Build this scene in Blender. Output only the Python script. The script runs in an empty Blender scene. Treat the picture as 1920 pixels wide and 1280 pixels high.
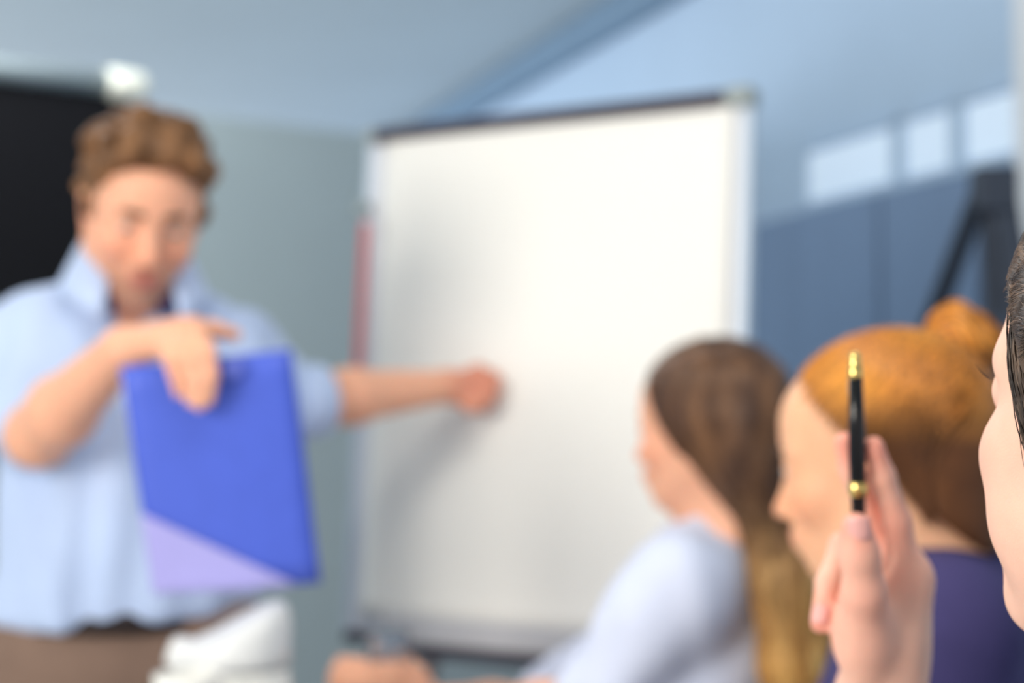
import bpy, bmesh, math, random
import numpy as np
from mathutils import Vector, Matrix

random.seed(7)
rng = np.random.default_rng(7)
SC = bpy.context.scene
COL = SC.collection

# ------------------------------------------------------------------ camera
PITCH = math.radians(2.5)
CAM = np.array([0.0, 0.0, 1.25])
FPX = 3200.0                      # 60 mm on a 36 mm sensor, 1920 px wide
_f = np.array([0, math.cos(PITCH), math.sin(PITCH)])
_u = np.array([0, -math.sin(PITCH), math.cos(PITCH)])
_r = np.array([1.0, 0, 0])
cd = bpy.data.cameras.new('camera')
cam = bpy.data.objects.new('camera', cd)
COL.objects.link(cam)
cam.location = CAM
cam.rotation_euler = (math.pi / 2 + PITCH, 0, 0)
cd.sensor_width = 36.0
cd.lens = 60.0
cd.clip_start = 0.02
cd.dof.use_dof = True
cd.dof.focus_distance = 0.74
cd.dof.aperture_fstop = 4.7
SC.camera = cam


def P(px, py, d):
    """world point seen at photo pixel (px, py) at real depth d metres"""
    return CAM + d * _f + (px - 960) / FPX * d * _r - (py - 640) / FPX * d * _u


# ------------------------------------------------------------------ world, lights, exposure
w = bpy.data.worlds.new('world')
SC.world = w
w.use_nodes = True
w.node_tree.nodes['Background'].inputs[0].default_value = (0.86, 0.92, 1.0, 1)
w.node_tree.nodes['Background'].inputs[1].default_value = 0.74
SC.view_settings.view_transform = 'Standard'
SC.view_settings.look = 'None'
SC.view_settings.exposure = 0.27
SC.view_settings.gamma = 1.0
SC.view_settings.use_curve_mapping = False


def area(name, loc, target, size, power, col, sy=None):
    l = bpy.data.lights.new(name, 'AREA')
    l.energy = power
    l.color = col
    l.shape = 'RECTANGLE'
    l.size = size
    l.size_y = sy or size
    o = bpy.data.objects.new(name, l)
    COL.objects.link(o)
    o.location = loc
    o.rotation_euler = (Vector(target) - Vector(loc)).to_track_quat('-Z', 'Y').to_euler()
    return o


# daylight from the window side of the room (left, behind the photographer) and ceiling lamps
area('window_daylight', (-2.6, -0.9, 2.1), (0.2, 2.2, 1.2), 1.6, 96, (1.0, 0.93, 0.84), 1.5)
area('ceiling_lamp_light', (0.2, 1.3, 2.76), (0.2, 1.3, 0), 1.2, 14, (1.0, 0.94, 0.85), 0.6)
area('ceiling_lamp_light', (-1.4, 3.9, 2.76), (-1.4, 3.9, 0), 1.2, 22, (0.93, 0.97, 1.0), 0.6)
# added fill lights beyond the partition, brightening the ceiling and right-hand wall
area('far_fill', (-3.2, 10.9, 1.7), (-1.5, 6.5, 2.6), 4.0, 60, (0.95, 0.96, 1.0), 1.6)
area('side_fill', (-6.4, 6.2, 1.7), (0.0, 7.0, 2.3), 5.0, 165, (0.96, 0.98, 1.0), 1.6)


# ------------------------------------------------------------------ materials
def lin(c):
    o = []
    for v in c:
        v = v / 255.0
        o.append(v / 12.92 if v <= 0.04045 else ((v + 0.055) / 1.055) ** 2.4)
    return tuple(o)


def mat(name, c, rough=0.5, var=0.06, scale=20, bump=0.0, bscale=200, metal=0.0, sss=0.0, spec=0.5,
        attr=False, trans=0.0, ior=1.45, emit=0.0, sheen=0.0, stretch=None, alpha=1.0):
    m = bpy.data.materials.new(name)
    m.use_nodes = True
    nt = m.node_tree
    b = nt.nodes['Principled BSDF']
    b.inputs['Roughness'].default_value = rough
    b.inputs['Metallic'].default_value = metal
    b.inputs['Specular IOR Level'].default_value = spec
    b.inputs['IOR'].default_value = ior
    if trans:
        b.inputs['Transmission Weight'].default_value = trans
    if sss:
        b.inputs['Subsurface Weight'].default_value = sss
        b.inputs['Subsurface Radius'].default_value = (1.0, 0.35, 0.2)
        b.inputs['Subsurface Scale'].default_value = 0.006
    if sheen:
        b.inputs['Sheen Weight'].default_value = sheen
    b.inputs['Alpha'].default_value = alpha
    tc = nt.nodes.new('ShaderNodeTexCoord')
    mp = nt.nodes.new('ShaderNodeMapping')
    nt.links.new(tc.outputs['Object'], mp.inputs[0])
    if stretch:
        mp.inputs['Scale'].default_value = stretch
    nz = nt.nodes.new('ShaderNodeTexNoise')
    nz.inputs['Scale'].default_value = scale
    nz.inputs['Detail'].default_value = 4
    nt.links.new(mp.outputs[0], nz.inputs['Vector'])
    mr = nt.nodes.new('ShaderNodeMapRange')
    mr.inputs['From Min'].default_value = 0.3
    mr.inputs['From Max'].default_value = 0.7
    mr.inputs['To Min'].default_value = 1 - var
    mr.inputs['To Max'].default_value = 1 + var
    nt.links.new(nz.outputs['Fac'], mr.inputs['Value'])
    mul = nt.nodes.new('ShaderNodeVectorMath')
    mul.operation = 'SCALE'
    if attr:
        at = nt.nodes.new('ShaderNodeAttribute')
        at.attribute_name = 'Col'
        nt.links.new(at.outputs['Color'], mul.inputs[0])
    else:
        mul.inputs[0].default_value = lin(c)
    nt.links.new(mr.outputs[0], mul.inputs['Scale'])
    nt.links.new(mul.outputs[0], b.inputs['Base Color'])
    if emit:
        b.inputs['Emission Color'].default_value = (*lin(c), 1)
        b.inputs['Emission Strength'].default_value = emit
    if bump:
        n2 = nt.nodes.new('ShaderNodeTexNoise')
        n2.inputs['Scale'].default_value = bscale
        n2.inputs['Detail'].default_value = 3
        nt.links.new(mp.outputs[0], n2.inputs['Vector'])
        bp = nt.nodes.new('ShaderNodeBump')
        bp.inputs['Strength'].default_value = bump
        bp.inputs['Distance'].default_value = 0.002
        nt.links.new(n2.outputs['Fac'], bp.inputs['Height'])
        nt.links.new(bp.outputs[0], b.inputs['Normal'])
    return m


M = {}
M['ceiling'] = mat('ceiling_plaster', (202, 212, 216), 0.9, 0.03, 1.5)
M['ceil_dark'] = mat('ceiling_panel', (160, 178, 190), 0.9, 0.03, 1.5)
M['wall_left'] = mat('grey_partition', (176, 190, 192), 0.55, 0.02, 2)
M['wall_right'] = mat('blue_wall', (180, 204, 228), 0.7, 0.03, 2)
M['wall_back'] = mat('back_wall', (165, 182, 195), 0.8, 0.03, 2)
M['trim'] = mat('blue_grey_trim', (112, 140, 165), 0.6, 0.03, 4)
M['white_trim'] = mat('white_trim', (225, 230, 235), 0.5, 0.02, 4)
M['floor'] = mat('carpet', (150, 152, 155), 0.95, 0.1, 60, 0.4, 300)
M['panel'] = mat('blue_fabric_panel', (124, 148, 180), 0.9, 0.05, 6, 0.3, 400, stretch=(1, 1, 0.15))
M['dark_frame'] = mat('dark_wood_easel', (52, 60, 74), 0.5, 0.08, 30)
M['glow'] = mat('daylit_pane', (214, 232, 250), 0.3, 0.02, 3, emit=0.22)
M['black'] = mat('black_screen_cloth', (17, 17, 21), 0.75, 0.05, 60, spec=0.2)
M['tube'] = mat('grey_tube', (172, 184, 186), 0.45, 0.03, 10, metal=0.2)
M['cap'] = mat('ivory_plastic', (248, 248, 232), 0.3, 0.02, 10)
M['board'] = mat('white_board', (226, 229, 236), 0.3, 0.02, 3)
M['paper'] = mat('paper', (247, 246, 240), 0.8, 0.012, 3)
M['rail'] = mat('aluminium_rail', (198, 212, 226), 0.3, 0.02, 10, metal=0.15)
M['bar'] = mat('dark_bar', (58, 54, 68), 0.4, 0.04, 20)
M['tray'] = mat('grey_tray', (196, 197, 202), 0.4, 0.02, 10)
M['capgrey'] = mat('grey_cap', (150, 160, 160), 0.4, 0.03, 10)
M['red'] = mat('red_plastic', (216, 112, 112), 0.4, 0.03, 20)
M['folder'] = mat('blue_folder', (76, 100, 208), 0.42, 0.03, 30, spec=0.45)
M['pocket'] = mat('lavender_pocket', (168, 164, 226), 0.4, 0.02, 20)
M['ring'] = mat('clear_ring', (110, 125, 225), 0.2, 0.02, 20)
M['white_gloss'] = mat('white_glaze', (240, 240, 234), 0.25, 0.015, 8)
M['white_soft'] = mat('white_plastic', (226, 228, 228), 0.35, 0.015, 8)
M['grey_line'] = mat('grey_gasket', (150, 152, 158), 0.5, 0.03, 10)
M['glass'] = mat('clear_glass', (225, 235, 245), 0.03, 0.0, 5, trans=0.9)
M['water'] = mat('water', (215, 230, 245), 0.02, 0.0, 5, trans=0.95, ior=1.33)
M['table'] = mat('white_table', (222, 222, 220), 0.35, 0.02, 5)
M['steel'] = mat('steel', (150, 152, 156), 0.3, 0.03, 20, metal=0.9)
M['penblack'] = mat('black_lacquer', (14, 14, 15), 0.18, 0.02, 30)
M['gold'] = mat('gold', (226, 196, 120), 0.22, 0.03, 30, metal=1.0)
M['skin'] = mat('skin', (230, 180, 160), 0.48, 0.035, 60, 0.12, 900, sss=0.25, attr=True, spec=0.35)
M['nail'] = mat('nail', (236, 176, 168), 0.25, 0.02, 60)
M['shirt_man'] = mat('light_blue_cotton', (190, 209, 242), 0.85, 0.05, 9, 0.25, 700, sheen=0.1)
M['collar_in'] = mat('navy_collar_lining', (62, 58, 120), 0.85, 0.06, 30)
M['trousers'] = mat('taupe_trousers', (132, 108, 94), 0.9, 0.08, 14, 0.3, 600)
M['belt'] = mat('dark_belt', (44, 34, 34), 0.5, 0.05, 30)
M['shirt_w'] = mat('white_blue_blouse', (212, 220, 242), 0.85, 0.045, 12, 0.2, 700)
M['navy'] = mat('navy_knit', (62, 56, 104), 0.9, 0.08, 16, 0.35, 500)
M['dress'] = mat('grey_knit', (92, 96, 108), 0.9, 0.06, 16, 0.3, 500)
M['darktrs'] = mat('dark_cloth', (44, 46, 58), 0.9, 0.06, 16)
M['chair'] = mat('dark_grey_upholstery', (70, 74, 82), 0.85, 0.06, 30, 0.3, 500)
M['shoe'] = mat('dark_leather', (34, 28, 26), 0.4, 0.05, 20)
M['hair'] = mat('hair', (90, 60, 40), 0.5, 0.12, 60, 0.25, 260, attr=True, spec=0.35)
M['strand'] = mat('hair_strands', (90, 60, 40), 0.38, 0.12, 200, attr=True, spec=0.5)
M['eyewhite'] = mat('eye', (225, 220, 215), 0.15, 0.0, 10, attr=True)
M['brow'] = mat('brow_hair', (84, 58, 40), 0.6, 0.1, 100)
M['lash'] = mat('lash', (30, 24, 22), 0.6, 0.1, 100)


# ------------------------------------------------------------------ object helpers
def link(name, me, m, parent=None, smooth=True, **props):
    o = bpy.data.objects.new(name, me)
    COL.objects.link(o)
    if m is not None and not me.materials:
        me.materials.append(m)
    if smooth:
        me.polygons.foreach_set('use_smooth', np.ones(len(me.polygons), bool))
    if parent is not None:
        o.parent = parent
        o.matrix_parent_inverse = parent.matrix_world.inverted()
    for k, v in props.items():
        o[k] = v
    return o


def empty(name, loc, label, cat, group=None, kind=None):
    o = bpy.data.objects.new(name, None)
    COL.objects.link(o)
    o.location = loc
    o.empty_display_size = 0.05
    o.matrix_world = Matrix.Translation(Vector(loc))
    o['label'] = label
    o['category'] = cat
    if group:
        o['group'] = group
    if kind:
        o['kind'] = kind
    return o


def pydata(name, v, f, m, parent=None, smooth=True, col=None, **props):
    me = bpy.data.meshes.new(name)
    me.from_pydata([tuple(map(float, p)) for p in v], [], [tuple(map(int, q)) for q in f])
    if col is not None:
        a = me.color_attributes.new('Col', 'FLOAT_COLOR', 'POINT')
        c = np.ones((len(v), 4), np.float32)
        c[:, :3] = col
        a.data.foreach_set('color', c.ravel())
    me.update()
    return link(name, me, m, parent, smooth, **props)


def np_mesh(name, V, Q, m, parent=None, col=None, **props):
    """fast quad mesh from arrays"""
    me = bpy.data.meshes.new(name)
    n = len(Q)
    me.vertices.add(len(V))
    me.vertices.foreach_set('co', V.astype(np.float32).ravel())
    k = Q.shape[1]
    me.loops.add(n * k)
    me.loops.foreach_set('vertex_index', Q.astype(np.int32).ravel())
    me.polygons.add(n)
    me.polygons.foreach_set('loop_start', np.arange(n, dtype=np.int32) * k)
    me.polygons.foreach_set('loop_total', np.full(n, k, np.int32))
    me.update(calc_edges=True)
    if col is not None:
        a = me.color_attributes.new('Col', 'FLOAT_COLOR', 'POINT')
        c = np.ones((len(V), 4), np.float32)
        c[:, :3] = col
        a.data.foreach_set('color', c.ravel())
    return link(name, me, m, parent, True, **props)


def frame_box(name, O, X, Y, Z, x0, x1, y0, y1, z0, z1, m, parent=None, bev=0.0, **props):
    """a bevelled box in the frame (O; X, Y, Z)"""
    bm = bmesh.new()
    vs = []
    for z in (z0, z1):
        for (x, y) in ((x0, y0), (x1, y0), (x1, y1), (x0, y1)):
            vs.append(bm.verts.new(Vector(np.asarray(O) + x * X + y * Y + z * Z)))
    for q in ((3, 2, 1, 0), (4, 5, 6, 7), (0, 1, 5, 4), (1, 2, 6, 5), (2, 3, 7, 6), (3, 0, 4, 7)):
        bm.faces.new([vs[i] for i in q])
    bmesh.ops.recalc_face_normals(bm, faces=bm.faces)
    if bev:
        bmesh.ops.bevel(bm, geom=list(bm.edges), offset=bev, segments=2, affect='EDGES', profile=0.6)
    me = bpy.data.meshes.new(name)
    bm.to_mesh(me)
    bm.free()
    return link(name, me, m, parent, False, **props)


EX, EY, EZ = np.array([1.0, 0, 0]), np.array([0, 1.0, 0]), np.array([0, 0, 1.0])


def nrm(v):
    v = np.asarray(v, float)
    return v / np.linalg.norm(v)


def lathe(name, base, axis, prof, m, parent=None, seg=32, squash=None, **props):
    """revolve a profile [(r, h)...] about an axis"""
    a = nrm(axis)
    s = nrm(np.cross(a, EX if abs(a[0]) < 0.9 else EY))
    t = np.cross(a, s)
    V, F = [], []
    for (r, h) in prof:
        for i in range(seg):
            an = 2 * math.pi * i / seg
            V.append(np.asarray(base) + a * h + (s * math.cos(an) + t * math.sin(an)) * r)
    n = len(prof)
    for j in range(n - 1):
        for i in range(seg):
            k = (i + 1) % seg
            F.append((j * seg + i, j * seg + k, (j + 1) * seg + k, (j + 1) * seg + i))
    F.append(tuple(range(seg))[::-1])
    F.append(tuple((n - 1) * seg + i for i in range(seg)))
    return pydata(name, V, F, m, parent, **props)


def tube(name, pts, r, m, parent=None, seg=10, closed_caps=True, **props):
    V, F = tube_geo(pts, r, seg)
    return pydata(name, V, F, m, parent, **props)


def tube_geo(pts, r, seg=10, off=0):
    pts = [np.asarray(p, float) for p in pts]
    n = len(pts)
    rr = r if hasattr(r, '__len__') else [r] * n
    V, F = [], []
    ref = None
    for i, p in enumerate(pts):
        t = nrm(pts[min(i + 1, n - 1)] - pts[max(i - 1, 0)])
        if ref is None:
            ref = nrm(np.cross(t, EZ if abs(t[2]) < 0.9 else EX))
        ref = nrm(ref - t * (ref @ t))
        b = np.cross(t, ref)
        for k in range(seg):
            an = 2 * math.pi * k / seg
            V.append(p + rr[i] * (ref * math.cos(an) + b * math.sin(an)))
    for i in range(n - 1):
        for k in range(seg):
            q = (k + 1) % seg
            F.append((off + i * seg + k, off + i * seg + q, off + (i + 1) * seg + q, off + (i + 1) * seg + k))
    F.append(tuple(off + k for k in range(seg))[::-1])
    F.append(tuple(off + (n - 1) * seg + k for k in range(seg)))
    return V, F


def strands(name, paths, r, cols, m, parent, **props):
    """many thin three-sided hairs as one mesh; paths (S, N, 3), cols (S, N, 3)"""
    paths = np.asarray(paths, float)
    S, N, _ = paths.shape
    T = np.gradient(paths, axis=1)
    T /= np.linalg.norm(T, axis=2, keepdims=True) + 1e-9
    ref = np.array([0.31, 0.52, 0.79])
    A = np.cross(T, ref)
    A /= np.linalg.norm(A, axis=2, keepdims=True) + 1e-9
    B = np.cross(T, A)
    taper = np.ones(N)
    taper[-3:] = [0.8, 0.55, 0.2]
    taper[:2] = [0.25, 0.7]
    R = (np.asarray(r).reshape(-1, 1) * taper[None, :])[:, :, None]
    ring = []
    for k in range(3):
        an = 2 * math.pi * k / 3
        ring.append(paths + R * (A * math.cos(an) + B * math.sin(an)))
    V = np.stack(ring, 2).reshape(-1, 3)
    idx = np.arange(S * N * 3).reshape(S, N, 3)
    Q = []
    for k in range(3):
        q = (k + 1) % 3
        Q.append(np.stack([idx[:, :-1, k], idx[:, :-1, q], idx[:, 1:, q], idx[:, 1:, k]], -1).reshape(-1, 4))
    C = np.repeat(np.asarray(cols).reshape(S * N, 3), 3, axis=0)
    return np_mesh(name, V, np.concatenate(Q), m, parent, col=C, **props)


# ------------------------------------------------------------------ implicit modelling (one continuous surface per body)
f32 = np.float32


def rc(a, b, ra, rb=None):
    a = np.asarray(a, f32)
    b = np.asarray(b, f32)
    rb = ra if rb is None else rb
    ba = b - a
    L = float(ba @ ba) + 1e-12

    def fn(p):
        q = p - a
        h = np.clip(q @ ba / L, 0, 1)
        e = q - h[:, None] * ba
        return np.sqrt(np.einsum('ij,ij->i', e, e)) - (ra + (rb - ra) * h)
    return fn


def el(c, r, R=None):
    c = np.asarray(c, f32)
    r = np.asarray(r, f32)
    Rm = None if R is None else np.asarray(R, f32)

    def fn(p):
        q = p - c
        if Rm is not None:
            q = q @ Rm
        a = q / r
        k0 = np.sqrt(np.einsum('ij,ij->i', a, a)) + 1e-9
        g = a / r
        k1 = np.sqrt(np.einsum('ij,ij->i', g, g)) + 1e-9
        return k0 * (k0 - 1) / k1
    return fn


def half(n, c):
    n = np.asarray(n, f32)
    l = float(np.linalg.norm(n))
    return lambda p: (p @ n - c) / l


def smin(a, b, k):
    if k <= 0:
        return np.minimum(a, b)
    h = np.maximum(k - np.abs(a - b), 0) / k
    return np.minimum(a, b) - h * h * k * 0.25


def smax(a, b, k):
    return -smin(-a, -b, k)


def comb(ops):
    """ops: list of (mode, fn, k); mode '+', '-', '&'"""
    def fn(p):
        d = None
        for mode, g, k in ops:
            v = g(p)
            if d is None:
                d = v
            elif mode == '+':
                d = smin(d, v, k)
            elif mode == '-':
                d = smax(d, -v, k)
            else:
                d = smax(d, v, k)
        return d
    return fn


def bounded(fn, c, r):
    c = np.asarray(c, f32)

    def g(p):
        q = p - c
        s = np.sqrt(np.einsum('ij,ij->i', q, q)) - r
        o = s + f32(0.04)
        k = s < 0
        if k.any():
            o[k] = np.minimum(fn(p[k]), 10)
        return o
    return g


def local(fn, R, t, s=1.0):
    R = np.asarray(R, f32)
    t = np.asarray(t, f32)
    return lambda p: fn(((p - t) @ R) / f32(s)) * f32(s)


def frame(fwd, up=(0, 0, 1), roll=0.0):
    """columns: forward, left, up"""
    x = nrm(fwd)
    y = nrm(np.cross(up, x))
    z = np.cross(x, y)
    if roll:
        y, z = y * math.cos(roll) + z * math.sin(roll), z * math.cos(roll) - y * math.sin(roll)
    return np.stack([x, y, z], 1)


def wrinkle(amp, freq, seed, stretch=(1, 1, 1)):
    g = np.random.default_rng(seed)
    W = g.normal(size=(7, 3)) * freq * np.asarray(stretch)
    ph = g.uniform(0, 6.28, 7)

    def fn(p):
        s = np.zeros(len(p), f32)
        for i in range(7):
            s += np.sin(p @ W[i].astype(f32) + f32(ph[i]) + 1.5 * np.sin(p @ W[(i + 3) % 7].astype(f32) * 0.6)).astype(f32)
        return s * f32(amp / 3.0)
    return fn


def displace(fn, disp):
    return lambda p: fn(p) + disp(p)


def surface(fn, lo, hi, h):
    """surface-nets polygonisation of fn < 0 in the box; only blocks near the surface are sampled"""
    B = 8
    lo = np.asarray(lo, float)
    n = np.ceil((np.asarray(hi, float) - lo) / h / B).astype(int)
    n = np.maximum(n, 1)
    ax = [lo[i] + (np.arange(n[i]) + 0.5) * B * h for i in range(3)]
    C = np.stack(np.meshgrid(*ax, indexing='ij'), -1).reshape(-1, 3).astype(f32)
    dc = fn(C)
    act = np.abs(dc) < B * h * 0.87 * 1.5 + 0.006
    N = n * B
    D = np.repeat(np.repeat(np.repeat(np.where(dc > 0, 1.0, -1.0).astype(f32).reshape(n), B, 0), B, 1), B, 2)
    ids = np.argwhere(act.reshape(n))
    g = np.stack(np.meshgrid(np.arange(B), np.arange(B), np.arange(B), indexing='ij'), -1).reshape(-1, 3)
    for s in range(0, len(ids), 400):
        b = ids[s:s + 400]
        ijk = (b[:, None, :] * B + g[None]).reshape(-1, 3)
        v = fn((lo + ijk * h).astype(f32))
        D[ijk[:, 0], ijk[:, 1], ijk[:, 2]] = v
    D[0], D[-1], D[:, 0], D[:, -1], D[:, :, 0], D[:, :, -1] = 1, 1, 1, 1, 1, 1
    S = D < 0
    cnt = np.zeros([k - 1 for k in N], np.int8)
    for i in (0, 1):
        for j in (0, 1):
            for k in (0, 1):
                cnt += S[i:N[0] - 1 + i, j:N[1] - 1 + j, k:N[2] - 1 + k]
    mask = (cnt > 0) & (cnt < 8)
    cells = np.argwhere(mask)
    idm = np.full(mask.shape, -1, np.int32)
    idm[mask] = np.arange(len(cells))
    cor = np.array([[i, j, k] for i in (0, 1) for j in (0, 1) for k in (0, 1)])
    val = np.stack([D[cells[:, 0] + c[0], cells[:, 1] + c[1], cells[:, 2] + c[2]] for c in cor], 1)
    acc = np.zeros((len(cells), 3))
    num = np.zeros(len(cells))
    for a in range(8):
        for b in range(a + 1, 8):
            if np.abs(cor[a] - cor[b]).sum() != 1:
                continue
            m = (val[:, a] < 0) != (val[:, b] < 0)
            t = val[m, a] / (val[m, a] - val[m, b])
            acc[m] += cor[a] + (cor[b] - cor[a]) * t[:, None]
            num[m] += 1
    V = lo + (cells + acc / num[:, None]) * h
    Q = []
    for axis in range(3):
        s0 = [slice(1, N[i] - 1) for i in range(3)]
        s1 = list(s0)
        s0[axis] = slice(0, N[axis] - 1)
        s1[axis] = slice(1, N[axis])
        A, Bm = S[tuple(s0)], S[tuple(s1)]
        e = np.argwhere(A != Bm)
        inside = A[e[:, 0], e[:, 1], e[:, 2]]
        o = e.copy()
        for i in range(3):
            if i != axis:
                o[:, i] += 1
        u, v = (axis + 1) % 3, (axis + 2) % 3
        qs = []
        for du, dv in ((-1, -1), (0, -1), (0, 0), (-1, 0)):
            c = o.copy()
            c[:, u] += du
            c[:, v] += dv
            qs.append(idm[c[:, 0], c[:, 1], c[:, 2]])
        q = np.stack(qs, 1)
        q[~inside] = q[~inside][:, ::-1]
        Q.append(q)
    Q = np.concatenate(Q)
    Q = Q[(Q >= 0).all(1)]
    return V, Q


def grow(name, fn, lo, hi, h, m, parent, col=None, relax=1, **props):
    V, Q = surface(fn, lo, hi, h)
    for _ in range(relax):                      # light smoothing of the net
        acc = np.zeros_like(V)
        num = np.zeros(len(V))
        for a in range(4):
            b = (a + 1) % 4
            np.add.at(acc, Q[:, a], V[Q[:, b]])
            np.add.at(num, Q[:, a], 1)
        V = 0.5 * V + 0.5 * acc / np.maximum(num, 1)[:, None]
    c = None
    if col is not None:
        c = col(V) if callable(col) else np.tile(np.asarray(col), (len(V), 1))
    return np_mesh(name, V, Q, m, parent, col=c, **props)


# ------------------------------------------------------------------ anatomy
def head_fn(female=True, open_eye=0.0045, neck=True, cheeks=False):
    """head in its own frame: x forward, y left, z up, eyes at z = 0, 0.225 tall"""
    w_ = 0.95 if female else 1.0
    ops = [('+', el((-0.012, 0, 0.030), (0.096, 0.074 * w_, 0.082)), 0),
           ('+', el((0.028, 0, -0.030), (0.058, 0.056 * w_, 0.080)), 0.04),
           ('+', el((0.040, 0, 0.045), (0.048, 0.056 * w_, 0.045)), 0.03)]
    for s in (1, -1):
        ops += [('+', rc((-0.008, s * 0.052 * w_, -0.055), (0.058, s * 0.018, -0.096), 0.020, 0.016), 0.03),
                ('+', el((0.056, s * 0.040 * w_, -0.030), (0.026, 0.022, 0.022)), 0.022),
                ('+', rc((0.082, s * 0.012, 0.016), (0.068, s * 0.046, 0.014), 0.0085 if not female else 0.0065, 0.006), 0.02),
                ('-', el((0.096, s * 0.032, 0.000), (0.018, 0.018, 0.013)), 0.014),
                ('+', el((0.0755, s * 0.032, 0.0), (0.0138, 0.0138, 0.0138)), 0.004),
                ('-', el((0.092, s * 0.032, -0.001), (0.009, 0.0115, open_eye)), 0.002)]
    ops += [('+', el((0.068, 0, -0.096), (0.019, 0.019, 0.015)), 0.02),
            ('+', rc((0.086, 0, 0.006), (0.106, 0, -0.034), 0.0075, 0.0095), 0.014),
            ('+', el((0.110, 0, -0.037), (0.0085, 0.0095, 0.008)), 0.006)]
    for s in (1, -1):
        ops += [('+', el((0.098, s * 0.0115, -0.040), (0.011, 0.0075, 0.0075)), 0.005),
                ('-', el((0.104, s * 0.0065, -0.0475), (0.005, 0.0032, 0.004)), 0.003)]
    ops += [('+', el((0.084, 0, -0.068), (0.016, 0.026, 0.016)), 0.02),
            ('+', el((0.095, 0, -0.0625), (0.0078, 0.021, 0.0050)), 0.005),
            ('+', el((0.0925, 0, -0.0730), (0.0085, 0.0185, 0.0056)), 0.005),
            ('-', el((0.105, 0, -0.0675), (0.010, 0.022, 0.0010)), 0.002)]
    for s in (1, -1):
        Re = frame((1, 0, 0), (0.25, s * 0.25, 1))
        ops += [('+', el((-0.012, s * 0.076 * w_, -0.012), (0.019, 0.0075, 0.032), Re), 0.006),
                ('-', el((-0.006, s * 0.083 * w_, -0.010), (0.010, 0.006, 0.018), Re), 0.004)]
    if cheeks:                                   # fuller cheeks
        for s in (1, -1):
            ops.append(('+', el((0.045, s * 0.040, -0.060), (0.022, 0.020, 0.020)), 0.02))
    if neck:
        rn = 0.050 if female else 0.060
        ops += [('+', rc((-0.030, 0, -0.05), (-0.046, 0, -0.150), rn, rn * 1.03), 0.035)]
    return comb(ops)


def head_skin_col(V, R, t, s, base, lip, cheek=0.5, stubble=0.0, stubcol=(120, 86, 70)):
    """natural colouring: lips, flush of cheeks, nose and ears, a beard shadow"""
    q = ((V - t) @ R) / s
    c = np.tile(np.array(lin(base)), (len(V), 1))

    def blend(wt, colr):
        nonlocal c
        wt = np.clip(wt, 0, 1)[:, None]
        c = c * (1 - wt) + np.array(lin(colr)) * wt

    def blob(cx, cy, cz, rx, ry, rz):
        return np.exp(-(((q[:, 0] - cx) / rx) ** 2 + ((np.abs(q[:, 1]) - cy) / ry) ** 2 + ((q[:, 2] - cz) / rz) ** 2))
    flush = (min(base[0] + 4, 255), base[1] - 34, base[2] - 34)
    if stubble:
        blend(stubble * blob(0.06, 0.018, -0.085, 0.05, 0.035, 0.030), stubcol)
        blend(stubble * 0.8 * blob(0.098, 0, -0.053, 0.02, 0.022, 0.007), stubcol)
    blend(cheek * blob(0.065, 0.042, -0.032, 0.035, 0.022, 0.024), flush)
    blend(cheek * 0.9 * blob(0.108, 0, -0.036, 0.018, 0.014, 0.012), flush)
    blend(cheek * 1.0 * blob(-0.010, 0.08, -0.012, 0.02, 0.012, 0.03), flush)
    blend(1.15 * blob(0.1, 0, -0.0675, 0.016, 0.021, 0.0085), lip)
    return c


def eyes(R, t, s, parent, gaze=(1, 0, 0), iris=(80, 90, 80)):
    for sd in (1, -1):
        c = np.asarray(t) + s * (R @ np.array([0.0762, sd * 0.032, 0.0]))
        bm = bmesh.new()
        bmesh.ops.create_uvsphere(bm, u_segments=24, v_segments=16, radius=0.0122 * s)
        me = bpy.data.meshes.new('eye')
        bm.to_mesh(me)
        bm.free()
        V = np.array([v.co for v in me.vertices])
        g = nrm(R @ np.asarray(gaze, float))
        a = (V / np.linalg.norm(V, axis=1, keepdims=True)) @ g
        col = np.where(a[:, None] > 0.965, np.array(lin((16, 14, 14))), np.where(a[:, None] > 0.86, np.array(lin(iris)), np.array(lin((225, 218, 212)))))
        at = me.color_attributes.new('Col', 'FLOAT_COLOR', 'POINT')
        at.data.foreach_set('color', np.concatenate([col, np.ones((len(V), 1))], 1).astype(f32).ravel())
        me.transform(Matrix.Translation(Vector(c)))
        link('eye', me, M['eyewhite'], parent)


def brows(R, t, s, parent, colr, thick=0.0035, m=None):
    for sd in (1, -1):
        pts = [np.asarray(t) + s * (R @ np.array(p)) for p in
               ((0.0945, sd * 0.013, 0.0205), (0.0935, sd * 0.023, 0.0225), (0.0855, sd * 0.036, 0.0225), (0.0735, sd * 0.049, 0.0165))]
        tube('eyebrow', pts, [thick * s, thick * 1.15 * s, thick * s, thick * 0.4 * s], m or M['brow'], parent, 8)


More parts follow.
